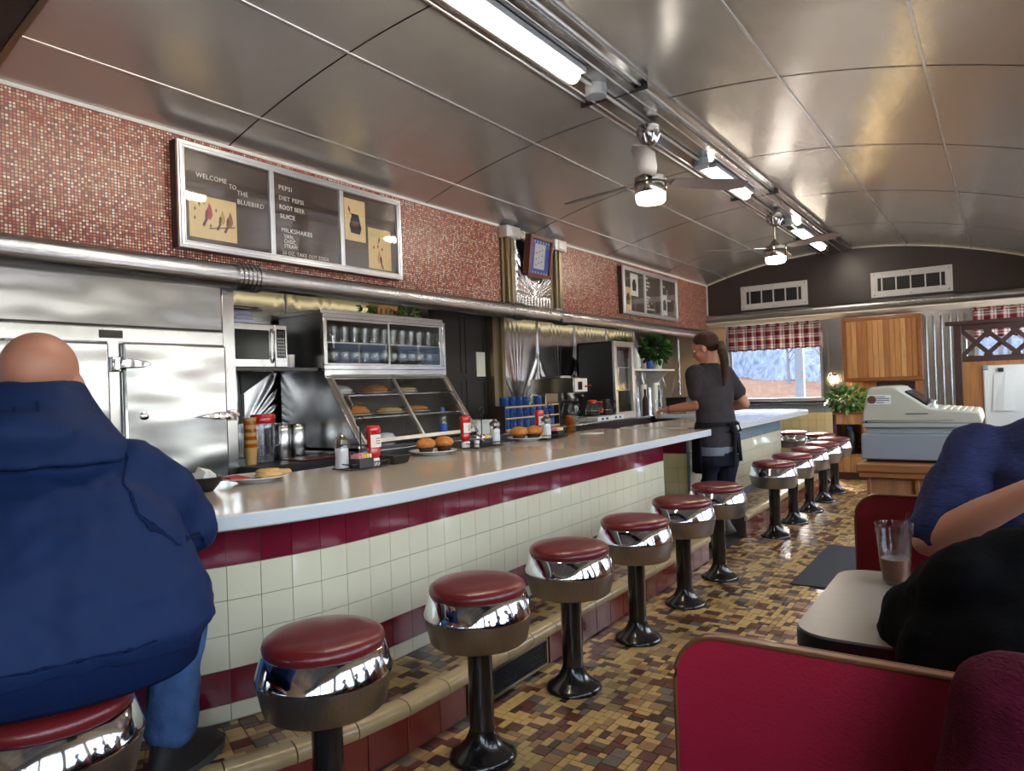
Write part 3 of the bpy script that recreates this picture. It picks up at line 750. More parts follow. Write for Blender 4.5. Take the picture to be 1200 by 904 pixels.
for x, y, l in SP[1:]: copy_tree(s0, (x, y, 0), l, rnd.uniform(0, 1))
# step vent
v = thing('step_vent', 'dark perforated metal vent set in the tiled step', 'vent', (CX_+1.851, 2.4, 0))
bm = B(); ring_frame(bm, 0, -.29, .29, .008, .134, .014, .014); part(v, 'frame', bm, 'bronze', bev=.002)
bm = B(); box(bm, -.004, .002, -.28, .28, .012, .13); part(v, 'backing', bm, 'black_plastic')
bm = B()
for k in range(36): y = -.27+k*.0155; box(bm, .004, .008, y-.003, y+.003, .02, .122)
for k in range(8): z = .026+k*.0125; box(bm, .005, .010, -.27, .27, z-.0025, z+.0025)
part(v, 'mesh_grille', bm, 'grille_dark', kind='stuff')
# ================================================================== CEILING FIXTURES
RX = -1.815
rw = thing('light_raceway', 'long stepped stainless raceway along the crown of the ceiling', 'raceway', (RX, 0, 0))
zr = zc(RX)
bm = B(); prism(bm, [(-.215, zr-.006), (-.215, zr-.022), (-.15, zr-.03), (-.15, zr-.05), (-.06, zr-.058), (.06, zr-.058), (.15, zr-.05), (.15, zr-.03), (.215, zr-.022), (.215, zr-.006)], 'y', 1.34, YE-.02)
part(rw, 'channel', bm, 'stainless')
for x in (-.19, -.12, .1, .17):
    bm = B(); tube(bm, [(x, 1.34, zr-.03-.02*(abs(x) < .15)), (x, YE-.02, zr-.03-.02*(abs(x) < .15))], .008, 8); part(rw, 'bead', bm, 'bright_aluminium', 60)
for y in (3.75, 6.6, 9.0): bm = B(); box(bm, -.216, .216, y-.003, y+.003, zr-.06, zr); part(rw, 'joint', bm, 'grille_dark')
for a, b in ((3.3, 5.34), (6.36, 8.19), (9.56, 9.95)): bm = B(); tube(bm, [(0, a, zr-.075), (0, b, zr-.075)], .011, 10); part(rw, 'conduit', bm, 'aluminium', 60)
for y in (3.53, 5.2, 7.75):
    bm = B(); lathe(bm, [(.055, zr-.12), (.06, zr-.115), (.06, zr-.05)], (0, y, 0), 12); part(rw, 'junction_box', bm, 'register_grey', 30)
for k, (a, b, l) in enumerate(((1.5, 3.29, 'bright tube light on the ceiling raceway nearest the viewer'), (5.35, 6.35, 'bright tube light on the raceway between the two fans'), (8.2, 9.55, 'bright tube light on the raceway past the far fan'))):
    t = thing('tube_light', l, 'ceiling light', (RX, a, zr-.06), 0, 'raceway tube lights')
    n = b-a
    bm = B(); box(bm, -.075, .075, 0, n, -.03, .0005); part(t, 'tray', bm, 'register_grey', bev=.004)
    bm = B(); r = .042
    pts = [(r*math.cos(math.pi+math.pi*i/10), -.03+r*math.sin(math.pi+math.pi*i/10)) for i in range(11)]
    prism(bm, pts, 'y', .01, n-.01); part(t, 'lens', bm, 'tube_lens', 40, bev=.004)
def fan(loc, angs, label):
    t = thing('ceiling_fan', label, 'ceiling fan', loc, 0, 'ceiling fans')
    bm = B(); lathe(bm, [(.05, -.02), (.072, -.03), (.078, -.06), (.07, -.1), (.045, -.14), (.02, -.155)], n=24); c = part(t, 'canopy', bm, 'nickel', 40)
    bm = B()
    for k in range(8): a = k*math.pi/4; tube(bm, [(.06*math.cos(a), .06*math.sin(a), -.035), (.078*math.cos(a), .078*math.sin(a), -.09), (.05*math.cos(a), .05*math.sin(a), -.135)], .007, 6)
    part(c, 'rosette', bm, 'chrome', 60)
    bm = B(); lathe(bm, [(.012, -.31), (.012, -.15)], n=12); part(t, 'downrod', bm, 'nickel', 60)
    bm = B(); lathe(bm, [(.016, -.28), (.03, -.3), (.055, -.34), (.075, -.352), (.098, -.355), (.1, -.36), (.1, -.455), (.095, -.462), (.03, -.462)], n=32); m = part(t, 'motor_housing', bm, 'nickel', 40)
    bm = B(); lathe(bm, [(.102, -.39), (.104, -.392), (.104, -.402), (.102, -.404)], n=32); part(m, 'band', bm, 'black_plastic', 40)
    bm = B(); lathe(bm, [(.09, -.456), (.094, -.462), (.094, -.5), (.085, -.516), (.06, -.522), (.001, -.523)], n=32); part(t, 'light_lens', bm, 'fan_lens', 50)
    for a in angs:
        R = Matrix.Rotation(math.radians(a), 4, 'Z'); T = Matrix.Rotation(math.radians(-13), 4, 'X')
        bm = B(); pts = [(.16, -.045), (.3, -.06), (.6, -.068), (.69, -.05), (.7, .03), (.62, .068), (.3, .062), (.16, .045)]
        prism(bm, pts, 'z', -.004, .004); bmesh.ops.transform(bm, matrix=Matrix.Translation((0, 0, -.375)) @ R @ T, verts=bm.verts)
        bl = part(t, 'blade', bm, 'fan_blade')
        bm = B(); prism(bm, [(.08, -.02), (.22, -.03), (.22, .03), (.08, .02)], 'z', .004, .010); bmesh.ops.transform(bm, matrix=Matrix.Translation((0, 0, -.375)) @ R @ T, verts=bm.verts)
        part(bl, 'blade_iron', bm, 'nickel')
    return t
fan((RX, 4.24, zr-.058), (170, 50, -70), 'three-bladed ceiling fan with a lit drum lamp nearest the viewer')
fan((RX, 7.28, zr-.058), (215, 335, 95), 'three-bladed ceiling fan with a lit drum lamp farther down the diner')
# warm strip lights tucked behind the pipe
for k, (a, b, l) in enumerate(((2.5, 4.3, 'hidden warm strip light above the microwave and pastry case'), (6.3, 9.2, 'hidden warm strip light above the coffee station'))):
    t = thing('cove_light', l, 'strip light', (XM-.16, a, 2.0), 0, 'warm strip lights behind the pipe')
    bm = B(); box(bm, -.03, .03, 0, b-a, -.012, .0); part(t, 'batten', bm, 'white_paint')
    bm = B(); tube(bm, [(0, .02, -.026), (0, b-a-.02, -.026)], .014, 10); part(t, 'tube', bm, 'cove_tube', 60)
# ================================================================== WALL THINGS
RT = (math.pi/2, 0, math.pi/2)
def flat(parent, name, pts, x, mat, th=.0012):
    bm = B(); prism(bm, pts, 'x', x, x+th); return part(parent, name, bm, mat)
def board(name, label, y0, y1, z0, z1, divs):
    t = thing(name, label, 'menu board', (XM+.002, y0, z0)); w, h = y1-y0, z1-z0
    bm = B(); box(bm, 0, .052, 0, w, 0, h); part(t, 'case', bm, 'dark_brown')
    bm = B(); box(bm, .052, .054, .03, w-.03, .03, h-.03); part(t, 'letter_panel', bm, 'menu_ground')
    bm = B(); ring_frame(bm, .052, 0, w, 0, h, .04, .02); ring_frame(bm, .072, .01, w-.01, .01, h-.01, .014, .006); ring_frame(bm, .072, .03, w-.03, .03, h-.03, .007, .004)
    part(t, 'frame', bm, 'bright_aluminium', bev=.002)
    e = [.04]+[d-y0 for d in divs]+[w-.04]
    for d in divs: bm = B(); box(bm, .052, .074, d-y0-.016, d-y0+.016, .035, h-.035); part(t, 'divider', bm, 'bright_aluminium', bev=.002)
    for a, b in zip(e, e[1:]): bm = B(); box(bm, .064, .066, a, b, .035, h-.035); part(t, 'glass_door', bm, 'menu_glass')
    return t
b1 = board('menu_board', 'three-part menu board with bird prints and white letters, above the refrigerator', 2.06, 3.745, 2.078, 2.652, (2.645, 3.186))
def line(s, y, z, w, size=.038):
    o = text(b1, s, size, (.0545, y-2.06, z-2.078), RT)
    bw = max(v.co.x for v in o.data.vertices)-min(v.co.x for v in o.data.vertices); o.scale = (w/bw, 1, 1)
for a in (('WELCOME', 2.172, 2.474, .185), ('TO', 2.371, 2.452, .045), ('THE', 2.421, 2.426, .07), ('BLUEBIRD', 2.42, 2.376, .175), ('PEPSI', 2.705, 2.521, .095),
          ('DIET PEPSI', 2.705, 2.458, .18), ('ROOT BEER', 2.707, 2.403, .185), ('SLICE', 2.709, 2.349, .11), ('MILKSHAKES', 2.716, 2.265, .23), ('VAN.', 2.733, 2.229, .075, .034),
          ('CHOC.', 2.733, 2.199, .09, .034), ('STRAW.', 2.733, 2.169, .105, .034), ('20 OZ. TAKE OUT SODA', 2.718, 2.128, .36, .034)): line(*a)
def sheet(t, y0, y1, z0, z1, oy, oz, mat='paper_cream', name='print', x=.0545):
    return flat(t, name, [(y0-oy, z0-oz), (y1-oy, z0-oz), (y1-oy, z1-oz), (y0-oy, z1-oz)], x, mat)
def shape(par, name, pts, y0, z0, sc, x, mat, oy, oz):
    return flat(par, name, [(y0+p[0]*sc-oy, z0+p[1]*sc-oz) for p in pts], x, mat, .0006)
def bird(par, y, z, sc, cb, cw, oy, oz, flip=1):
    f = flip; x = .0558
    shape(par, 'bird_tail', [(-.1*f, .0), (-.42*f, -.62), (-.24*f, -.68), (.06*f, -.05)], y, z, sc, x, 'ink_brown', oy, oz)
    shape(par, 'bird_body', [(-.2*f, -.05), (-.18*f, .3), (.02*f, .62), (.1*f, .92), (.24*f, .66), (.3*f, .42), (.34*f, .12), (.16*f, -.2)], y, z, sc, x+.0006, cb, oy, oz)
    shape(par, 'bird_wing', [(-.22*f, -.1), (-.14*f, .36), (.02*f, .38), (.04*f, .1), (-.1*f, -.16)], y, z, sc, x+.0012, cw, oy, oz)
pr = sheet(b1, 2.126, 2.412, 2.145, 2.378, 2.06, 2.078)
for a in ((2.235, 2.268, .085, 'ink_red', 'ink_brown'), (2.315, 2.25, .075, 'ink_gold', 'ink_brown'), (2.362, 2.245, .078, 'ink_rust', 'ink_brown')): bird(pr, *a, 2.06, 2.078)
for y, z in ((2.16, 2.30), (2.185, 2.33), (2.158, 2.25), (2.215, 2.34), (2.25, 2.22), (2.285, 2.31)): shape(pr, 'leaf', [(0, -1), (.5, 0), (0, 1), (-.5, 0)], y, z, .014, .0558, 'ink_green', 2.06, 2.078)
shape(pr, 'branch', [(0, 0), (.16, .03), (.16, .036), (0, .006)], 2.24, 2.2, 1, .0557, 'ink_brown', 2.06, 2.078)
pr = sheet(b1, 3.222, 3.408, 2.297, 2.577, 2.06, 2.078)
shape(pr, 'jar', [(-.04, -.07), (.04, -.075), (.055, -.03), (.035, .045), (.03, .06), (-.035, .06), (-.03, .045), (-.052, -.02)], 3.315, 2.42, 1, .0558, 'ink_black', 2.06, 2.078)
shape(pr, 'jar_label', [(-.03, -.02), (.03, -.02), (.03, .02), (-.03, .02)], 3.315, 2.41, 1, .0566, 'ink_brown', 2.06, 2.078)
bird(pr, 3.265, 2.5, .035, 'ink_rust', 'ink_brown', 2.06, 2.078, -1)
pr = sheet(b1, 3.43, 3.648, 2.131, 2.413, 2.06, 2.078)
bird(pr, 3.54, 2.19, .08, 'ink_gold', 'ink_black', 2.06, 2.078, -1)
bird(pr, 3.53, 2.33, .03, 'ink_green', 'ink_green', 2.06, 2.078)
for y, z in ((3.48, 2.28), (3.56, 2.275), (3.52, 2.29)): shape(pr, 'petal', [(0, -1), (.6, 0), (0, 1), (-.6, 0)], y, z, .014, .0558, 'ink_red', 2.06, 2.078)
b2 = board('menu_board', 'three-part menu board on the mosaic wall near the far end', 7.39, 9.03, 2.088, 2.64, (7.996, 8.511))
for a in ((7.611, 7.82, 2.315, 2.578, 'paper_white'), (7.462, 7.615, 2.135, 2.406, 'paper_cream'), (8.53, 8.7, 2.145, 2.408, 'paper_white')):
    pr = sheet(b2, *a[:4], 7.39, 2.088, a[4]); cy, cz = (a[0]+a[1])/2, (a[2]+a[3])/2
    shape(pr, 'drawing', [(-.05, -.07), (.04, -.07), (.055, 0), (.02, .07), (-.03, .06), (-.06, .01)], cy, cz, 1, .0558, 'ink_black' if a[4] == 'paper_white' else 'ink_brown', 7.39, 2.088)
for y, z, w in ((8.05, 2.55, .06), (8.05, 2.5, .12), (8.05, 2.455, .13), (8.05, 2.41, .06), (8.05, 2.32, .14), (8.06, 2.285, .06), (8.06, 2.25, .08), (8.06, 2.215, .09), (8.05, 2.175, .25), (8.2, 2.25, .02), (8.56, 2.5, .11), (8.7, 2.45, .03), (8.7, 2.41, .03), (8.72, 2.33, .12)):
    n = max(1, int(w/.03))
    for k in range(n): shape(b2, 'lettering', [(0, 0), (.022, 0), (.022, .024), (0, .024)], y+k*.03, z, 1, .0545, 'letter_white', 7.39, 2.088)
# framed blue picture leaning out between the pilasters
t = thing('framed_picture', 'wood-framed blue and white picture leaning out between the pilasters', 'picture', (XM+.03, 5.56, 2.30)); t.rotation_euler = (0, math.radians(8), 0)
bm = B(); ring_frame(bm, 0, -.2, .2, 0, .38, .035, .07); part(t, 'frame', bm, 'frame_wood', bev=.004)
bm = B(); box(bm, .04, .045, -.17, .17, .03, .35); part(t, 'blue_mount', bm, 'ink_blue')
bm = B(); box(bm, .045, .047, -.09, .09, .08, .31); part(t, 'pale_sheet', bm, 'ink_pale')
bm = B()
for k in range(9): box(bm, .047, .0478, -.06+(k % 3)*.045, -.045+(k % 3)*.045, .11+k*.018, .12+k*.018)
part(t, 'marks', bm, 'ink_black')
bm = B()
for k in range(7):
    for z in (.05, .33): box(bm, .045, .046, -.15+k*.048, -.135+k*.048, z-.012, z+.004)
part(t, 'border_pattern', bm, 'ink_pale')
bm = B(); box(bm, .055, .057, -.17, .17, .03, .35); part(t, 'glass', bm, 'menu_glass')
# air vents on the end wall
def vent(label, x0, x1, z0, z1):
    t = thing('air_vent', label, 'vent', ((x0+x1)/2, YE-.002, z0), 0, 'white air vents on the end wall'); w, h = (x1-x0)/2, z1-z0
    bm = B(); ring_frame(bm, -.02, -w, w, 0, h, .07, .02, 'y'); ring_frame(bm, -.032, -w+.05, w-.05, .05, h-.05, .03, .03, 'y'); part(t, 'frame', bm, 'vent_frame', bev=.003)
    bm = B(); box(bm, -w+.06, w-.06, -.006, 0, .06, h-.06); part(t, 'backing', bm, 'black_plastic')
    for k in range(5):
        x = -w+.13+k*(2*w-.26)/4; bm = B(); box(bm, x-.008, x+.008, -.026, -.01, .08, h-.08); part(t, 'bar', bm, 'vent_frame')
    bm = B()
    for k in range(26): x = -w+.09+k*(2*w-.18)/25; box(bm, x-.004, x+.004, -.016, -.008, .08, h-.08)
    part(t, 'fins', bm, 'grille_dark', kind='stuff')
    bm = B()
    for sx in (-1, 0, 1):
        for z in (.03, h-.03): lathe(bm, [(.009, 0), (.006, .003)], (0, 0, 0), 8); bmesh.ops.transform(bm, matrix=Matrix.Translation((sx*(w-.04), -.02, z)) @ Matrix.Rotation(math.pi/2, 4, 'X'), verts=bm.verts[-16:])
    part(t, 'screws', bm, 'nickel')
vent('white-framed air vent above the window by the counter', -3.10, -2.18, 2.29, 2.63)
vent('white-framed air vent above the pine cabinet', -1.39, -.47, 2.295, 2.625)
# sconce
t = thing('wall_sconce', 'small glowing glass sconce beside the end window', 'sconce', (-1.9, YE-.016, 1.2))
bm = B(); box(bm, -.04, .04, -.012, .01, -.1, .12); part(t, 'back_plate', bm, 'chrome', bev=.004)
bm = B(); tube(bm, [(0, -.01, -.06), (0, -.06, -.07), (0, -.07, -.03)], .008, 8); part(t, 'arm', bm, 'chrome', 60)
bm = B(); lathe(bm, [(.02, -.05), (.05, -.02), (.06, .02), (.05, .07), (.03, .11), (.02, .13)], (0, -.075, 0), 20, cap=False); part(t, 'glass_shade', bm, 'tumbler', 60)
bm = B(); ball(bm, (0, -.075, .02), .03, 8); part(t, 'bulb', bm, 'sconce_bulb', 180)
sl = bpy.data.lights.new('sconce_light', 'POINT'); sl.energy = 4; sl.color = (1, .72, .35); sl.shadow_soft_size = .04
so = bpy.data.objects.new('sconce_light', sl); COL.objects.link(so); so.location = (-1.9, YE-.15, 1.24)
# pine wall cabinet and panelling
t = thing('pine_cabinet', 'knotty pine plank cabinet high on the end wall', 'cabinet', (-1.28, YE-.14, 1.2)); t['label'] = 'knotty pine plank cabinet mounted high on the end wall'
bm = B(); box(bm, -.455, .455, .0, .13, 0, .83); part(t, 'carcass', bm, 'pine_b')
bm = B(); ring_frame(bm, -.02, -.46, .46, 0, .84, .045, .022, 'y'); part(t, 'frame', bm, 'pine_trim', bev=.003)
for k in range(13):
    bm = B(); a = -.413+k*.0636; box(bm, a+.002, a+.0605, -.012, .0, .046, .793); part(t, 'plank', bm, ('pine', 'pine_b', 'pine_c')[(k*5+k//3) % 3], bev=.003)
t = thing('pine_wainscot', 'pine plank panelling below the wall cabinet', 'panelling', (-1.28, YE-.001, 0))
for k in range(9):
    bm = B(); a = -.45+k*.1; box(bm, a+.001, a+.099, -.02, -.001, .0, 1.19); part(t, 'plank', bm, ('pine_b', 'pine', 'pine_c')[(k*4+k//2) % 3], bev=.002)
t = thing('wall_frame', 'dark frame with a white sheet, hung below the pine cabinet', 'picture', (-1.14, YE-.022, .62))
bm = B(); ring_frame(bm, -.025, -.22, .22, 0, .56, .05, .024, 'y'); part(t, 'frame', bm, 'walnut_dark', bev=.003)
bm = B(); box(bm, -.18, .18, -.008, -.002, .04, .52); part(t, 'backing', bm, 'dark_brown')
bm = B(); box(bm, -.12, .14, -.012, -.009, .2, .5); part(t, 'white_sheet', bm, 'paper_white')
# plant stand with niche, thermos and bushy plant
t = thing('plant_stand', 'pine plant stand with a dark post and open niche by the end wall', 'stand', (-1.6, 9.62, 0))
bm = B(); box(bm, -.15, .2, -.16, .16, 0, .09); part(t, 'plinth', bm, 'walnut_dark', bev=.004)
bm = B(); box(bm, -.15, -.11, -.165, .16, .09, .84); part(t, 'post', bm, 'walnut_dark', bev=.003)
bm = B(); box(bm, .17, .2, -.16, .16, .09, .8); part(t, 'side', bm, 'pine_b')
bm = B(); box(bm, -.11, .17, .13, .16, .09, .8); part(t, 'back', bm, 'pine_b')
for k in range(4): bm = B(); box(bm, -.11+k*.07+.001, -.11+(k+1)*.07-.001, -.16, -.14, .09, .3); part(t, 'plank', bm, ('pine', 'pine_c')[k % 2], bev=.002)
bm = B(); box(bm, -.11, .17, -.16, .13, .29, .31); part(t, 'shelf', bm, 'pine')
for k in range(4): bm = B(); box(bm, -.11+k*.07+.001, -.11+(k+1)*.07-.001, -.16, -.14, .68, .8); part(t, 'plank', bm, ('pine_c', 'pine')[k % 2], bev=.002)
bm = B(); box(bm, -.15, .2, -.17, .16, .8, .825); part(t, 'top', bm, 'pine_trim', bev=.003)
t = thing('thermos', 'black thermal jug in the niche of the plant stand', 'thermos', (-1.57, 9.56, .31))
bm = B(); lathe(bm, [(.07, 0), (.075, .01), (.075, .24), (.05, .29), (.045, .31)], n=20); part(t, 'jug', bm, 'black_plastic', 50)
bm = B(); lathe(bm, [(.046, .31), (.05, .33), (.03, .35)], n=20); part(t, 'lid', bm, 'mug_blue', 50)
bm = B(); tube(bm, [(.07, 0, .25), (.12, 0, .24), (.12, 0, .1), (.07, 0, .08)], .01, 8); part(t, 'handle', bm, 'black_plastic', 60)
def leafy(bm, n, c, R, size, seed, sc=(1, 1, .8), mi=(0, 1)):
    r = random.Random(seed)
    for k in range(n):
        d = Vector((r.gauss(0, 1), r.gauss(0, 1), r.gauss(.2, 1))).normalized(); rad = R*r.uniform(.5, 1)
        p = Vector(c)+Vector((d.x*rad*sc[0], d.y*rad*sc[1], d.z*rad*sc[2]))
        u = (d+Vector((r.uniform(-.6, .6), r.uniform(-.6, .6), r.uniform(-.8, .2)))).normalized(); w = u.cross(Vector((r.uniform(-1, 1), r.uniform(-1, 1), 1))).normalized(); s = size*r.uniform(.7, 1.3)
        nrm = u.cross(w)*s*.12
        v = [bm.verts.new(q) for q in (p, p+u*s*.5+w*s*.3+nrm, p+u*s, p+u*s*.5-w*s*.3+nrm)]
        bm.faces.new(v).material_index = r.choice(mi)
def plant(label, loc, R, n, size, mats, seed, pot='terracotta', sc=(1, 1, .8), ph=.12, pr_=.09, zc_=.2):
    t = thing('potted_plant', label, 'plant', loc)
    bm = B(); lathe(bm, [(pr_*.7, 0), (pr_, ph*.9), (pr_*1.06, ph*.92), (pr_*1.06, ph), (pr_*.9, ph), (pr_*.85, ph*.8)], n=20); part(t, 'pot', bm, pot, 50)
    bm = B()
    for k in range(7): a = k*.9; tube(bm, [(0, 0, ph*.7), (.3*R*math.cos(a), .3*R*math.sin(a), zc_), (.7*R*math.cos(a), .7*R*math.sin(a), zc_+.02)], .004, 5)
    part(t, 'stems', bm, 'leaf_dark', 60)
    bm = B(); leafy(bm, n, (0, 0, zc_), R, size, seed, sc); part(t, 'foliage', bm, mats, 180, kind='stuff')
plant('bushy pale green plant spilling over the pine plant stand', (-1.6, 9.6, .826), .2, 420, .075, ['leaf_pale', 'leaf'], 4, zc_=.15, sc=(1.1, 1, .75))
# dark lattice partition with white board
LY = 7.5
t = thing('lattice_partition', 'dark wooden partition with a criss-cross lattice top', 'partition', (0, LY, 0))
for x in (-.35, .42): bm = B(); box(bm, x, x+.06, -.03, .03, 0, 1.69); part(t, 'post', bm, 'walnut_dark', bev=.003)
for z0, z1, x0 in ((1.69, 1.725, -.41), (1.64, 1.69, -.29), (1.36, 1.41, -.29)): bm = B(); box(bm, x0, .52 if x0 < -.3 else .42, -.045 if x0 < -.3 else -.025, .045 if x0 < -.3 else .025, z0, z1); part(t, 'rail', bm, 'walnut_dark', bev=.003)
for k in range(4):
    for sg in (-1, 1):
        xa = -.29+.2*k-.01; bm = B(); off = .008*sg
        p0, p1 = (xa-.02, 1.405), (xa+.23, 1.645)
        if sg < 0: p0, p1 = (xa-.02, 1.645), (xa+.23, 1.405)
        p0 = (max(p0[0], -.295), p0[1]); p1 = (min(p1[0], .425), p1[1])
        d = Vector((p1[0]-p0[0], p1[1]-p0[1])).normalized(); q = Vector((-d.y, d.x))*.019
        prism(bm, [(p0[0]+q.x, p0[1]+q.y), (p0[0]-q.x, p0[1]-q.y), (p1[0]-q.x, p1[1]-q.y), (p1[0]+q.x, p1[1]+q.y)], 'y', off-.007, off+.007); part(t, 'lattice_strip', bm, 'walnut_dark')
bm = B(); box(bm, -.29, .42, -.012, .012, .05, 1.36); part(t, 'panel', bm, 'pine_b', label='plain tan wood panel')
t = thing('white_board', 'white board with papers hanging on the lattice partition', 'board', (.16, LY-.014, .76))
bm = B(); box(bm, -.3, .3, -.02, 0, 0, .56); part(t, 'board', bm, 'white_paint', bev=.01)
for x, z in ((-.28, .54), (.28, .54), (-.28, .02)): bm = B(); box(bm, x-.022, x+.022, -.026, -.0, z-.022, z+.022); part(t, 'corner_clip', bm, 'register_grey', bev=.006)
for k, (x, w) in enumerate(((-.24, .1), (-.16, .1))):
    bm = B(); hexa(bm, [(x, -.03-.01*k, .16), (x+w*.8, -.04, .16), (x+w*.8, -.036, .16), (x, -.026-.01*k, .16)], [(x+.02, -.024, .5), (x+w, -.024, .52), (x+w, -.02, .52), (x+.02, -.02, .5)]); part(t, 'paper', bm, 'paper_white' if k else 'napkin')
bm = B(); box(bm, -.19, -.15, -.04, -.02, .5, .535); part(t, 'bulldog_clip', bm, 'black_plastic')
# ================================================================== REGISTER AND STAND
t = thing('register_stand', 'wooden panelled stand under the cash register', 'stand', (-.09, 3.24, 0))
bm = B(); box(bm, -.36, .42, -.17, .28, 0, .88); part(t, 'body', bm, 'stand_panel')
bm = B(); box(bm, -.395, .45, -.2, .3, .885, .92); part(t, 'top', bm, 'stand_wood', bev=.006)
bm = B(); box(bm, -.385, .44, -.195, .29, .865, .886); part(t, 'moulding', bm, 'stand_wood', bev=.003)
for x in (-.36, -.195, -.01, .18): bm = B(); box(bm, x, x+.014, -.182, -.17, 0, .866); part(t, 'batten', bm, 'stand_wood', bev=.002)
t = thing('cash_register', 'beige cash register on a grey cash drawer', 'register', (0, 3.1, .92))
bm = B(); box(bm, -.455, -.1, .02, .40, .001, .012); part(t, 'feet_base', bm, 'black_plastic')
bm = B(); box(bm, -.471, -.085, 0, .42, .011, .112); dr = part(t, 'cash_drawer', bm, 'register_grey', bev=.005)
bm = B(); box(bm, -.086, -.082, .02, .40, .02, .1); box(bm, -.084, -.078, .19, .23, .055, .07); part(dr, 'drawer_front', bm, 'register_mid')
bm = B(); box(bm, -.455, -.105, .02, .40, .112, .136); part(t, 'neck', bm, 'register_mid', bev=.003)
bm = B(); prism(bm, [(-.466, .136), (-.076, .138), (-.066, .152), (-.466, .155)], 'y', 0, .42); part(t, 'lower_shell', bm, 'register_mid', bev=.003)
bm = B(); prism(bm, [(-.466, .156), (-.064, .153), (-.066, .17), (-.073, .195), (-.18, .205), (-.215, .207), (-.235, .212), (-.325, .278), (-.345, .293), (-.365, .297), (-.43, .296), (-.44, .288), (-.46, .2)], 'y', 0, .42); b = part(t, 'housing', bm, 'register_beige', bev=.006)
bm = B(); hexa(bm, [(-.317, .05, .274), (-.243, .05, .219), (-.243, .37, .219), (-.317, .37, .274)], [(-.314, .05, .279), (-.24, .05, .224), (-.24, .37, .224), (-.314, .37, .279)]); part(b, 'display', bm, 'mw_glass')
bm = B(); box(bm, -.312, -.236, -.002, .002, .189, .192); box(bm, -.46, -.155, -.0015, .001, .164, .1655); part(b, 'slit', bm, 'black_plastic')
bm = B(); box(bm, -.442, -.36, -.0015, .001, .228, .265); part(b, 'sticker', bm, 'white_plastic')
bm = B(); lathe(bm, [(.016, 0), (.016, .001)], n=14); bmesh.ops.transform(bm, matrix=Matrix.Translation((-.427, -.002, .247)) @ Matrix.Rotation(math.pi/2, 4, 'X'), verts=bm.verts); part(b, 'emblem', bm, 'ink_brown')
bm = B()
for k, w in enumerate((.03, .045, .045, .025)): box(bm, -.41, -.41+w, -.003, -.001, .257-k*.0075, .2595-k*.0075)
part(b, 'sticker_print', bm, 'ink_black')
bm = B(); lathe(bm, [(.004, 0), (.004, .002)], n=8); bmesh.ops.transform(bm, matrix=Matrix.Translation((-.45, -.001, .159)) @ Matrix.Rotation(math.pi/2, 4, 'X'), verts=bm.verts); part(b, 'screw', bm, 'black_plastic')
for i in range(6):
    for j in range(9):
        bm = B(); x = -.2+i*.021; box(bm, x, x+.017, .04+j*.038, .072+j*.038, .195-i*.001, .209-i*.002); part(b, 'key', bm, 'key_cream' if (i+j) % 4 else 'white_plastic', bev=.003)
bm = B(); lathe(bm, [(.012, 0), (.012, .012), (.006, .016), (.006, .03), (.014, .034)], (-.222, .1, .205), 12); part(b, 'key_lock', bm, 'white_plastic', 50)
t = thing('paper_stack', 'loose papers and slips beside the cash register', 'papers', (.03, 3.2, .921))
for k in range(4):
    bm = B(); box(bm, -.07, .07, -.1, .1, k*.004, k*.004+.002); bmesh.ops.rotate(bm, verts=bm.verts, matrix=Matrix.Rotation(.3*k-.4, 3, 'Z')); part(t, 'sheet', bm, 'paper_white' if k % 2 else 'napkin')
bm = B(); hexa(bm, [(-.02, -.05, .02), (.1, -.05, .02), (.1, .06, .02), (-.02, .06, .02)], [(.0, -.05, .12), (.1, -.045, .1), (.1, .02, .1), (.0, .03, .12)]); part(t, 'folded_slip', bm, 'paper_white')
bm = B(); box(bm, -.06, -.03, -.08, -.04, .016, .07); part(t, 'red_marker', bm, 'red_plastic')
bm = B(); box(bm, -1.11, -.55, 4.5, 5.68, .0005, .009); single('door_mat', bm, 'floor_mat', 'dark grey rubber mat on the aisle floor', 'mat', bev=.004)
# ================================================================== BOOTH
def booth(label, y, top, xl, fwd, red, cush):
    """bench whose backrest stands at y; fwd = side on which one sits"""
    t = thing('booth_bench', label, 'bench', (0, y, 0)); r = .075
    pts = [(xl, .1)]+[(xl+r-r*math.cos(a), top-r+r*math.sin(a)) for a in [math.pi/2*k/8 for k in range(9)]]+[(XR-.01, top), (XR-.01, .1)]
    bm = B(); prism(bm, pts, 'y', -.011, .011); part(t, 'backrest', bm, red, 40, bev=.003)
    for s in (-1, 1):
        edge = [(p[0], s*.009, p[1]) for p in pts[:-1]]
        bm = B(); tube(bm, edge, .0042, 8); part(t, 'piping', bm, 'piping', 60)
    bm = B(); prism(bm, [(p[0]-.0, p[1]) for p in pts[1:-1]]+[(p[0], p[1]+.003) for p in reversed(pts[1:-1])], 'y', -.008, .008); part(t, 'edge_band', bm, 'piping')
    a, b = (.016, cush) if fwd > 0 else (-cush, -.016)
    bm = B(); box(bm, xl, XR-.01, a, b, .33, .45); part(t, 'seat_cushion', bm, red, bev=.03)
    bm = B(); box(bm, xl+.03, XR-.01, min(a, b)+.03 if fwd < 0 else -.008, max(a, b)-.03 if fwd > 0 else .008, 0, .33); part(t, 'base', bm, 'walnut_dark')
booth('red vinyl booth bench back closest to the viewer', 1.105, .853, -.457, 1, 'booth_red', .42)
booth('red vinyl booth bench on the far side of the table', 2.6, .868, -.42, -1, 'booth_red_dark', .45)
t = thing('booth_table', 'grey laminate booth table with black edge', 'table', (0, 1.8, 0))
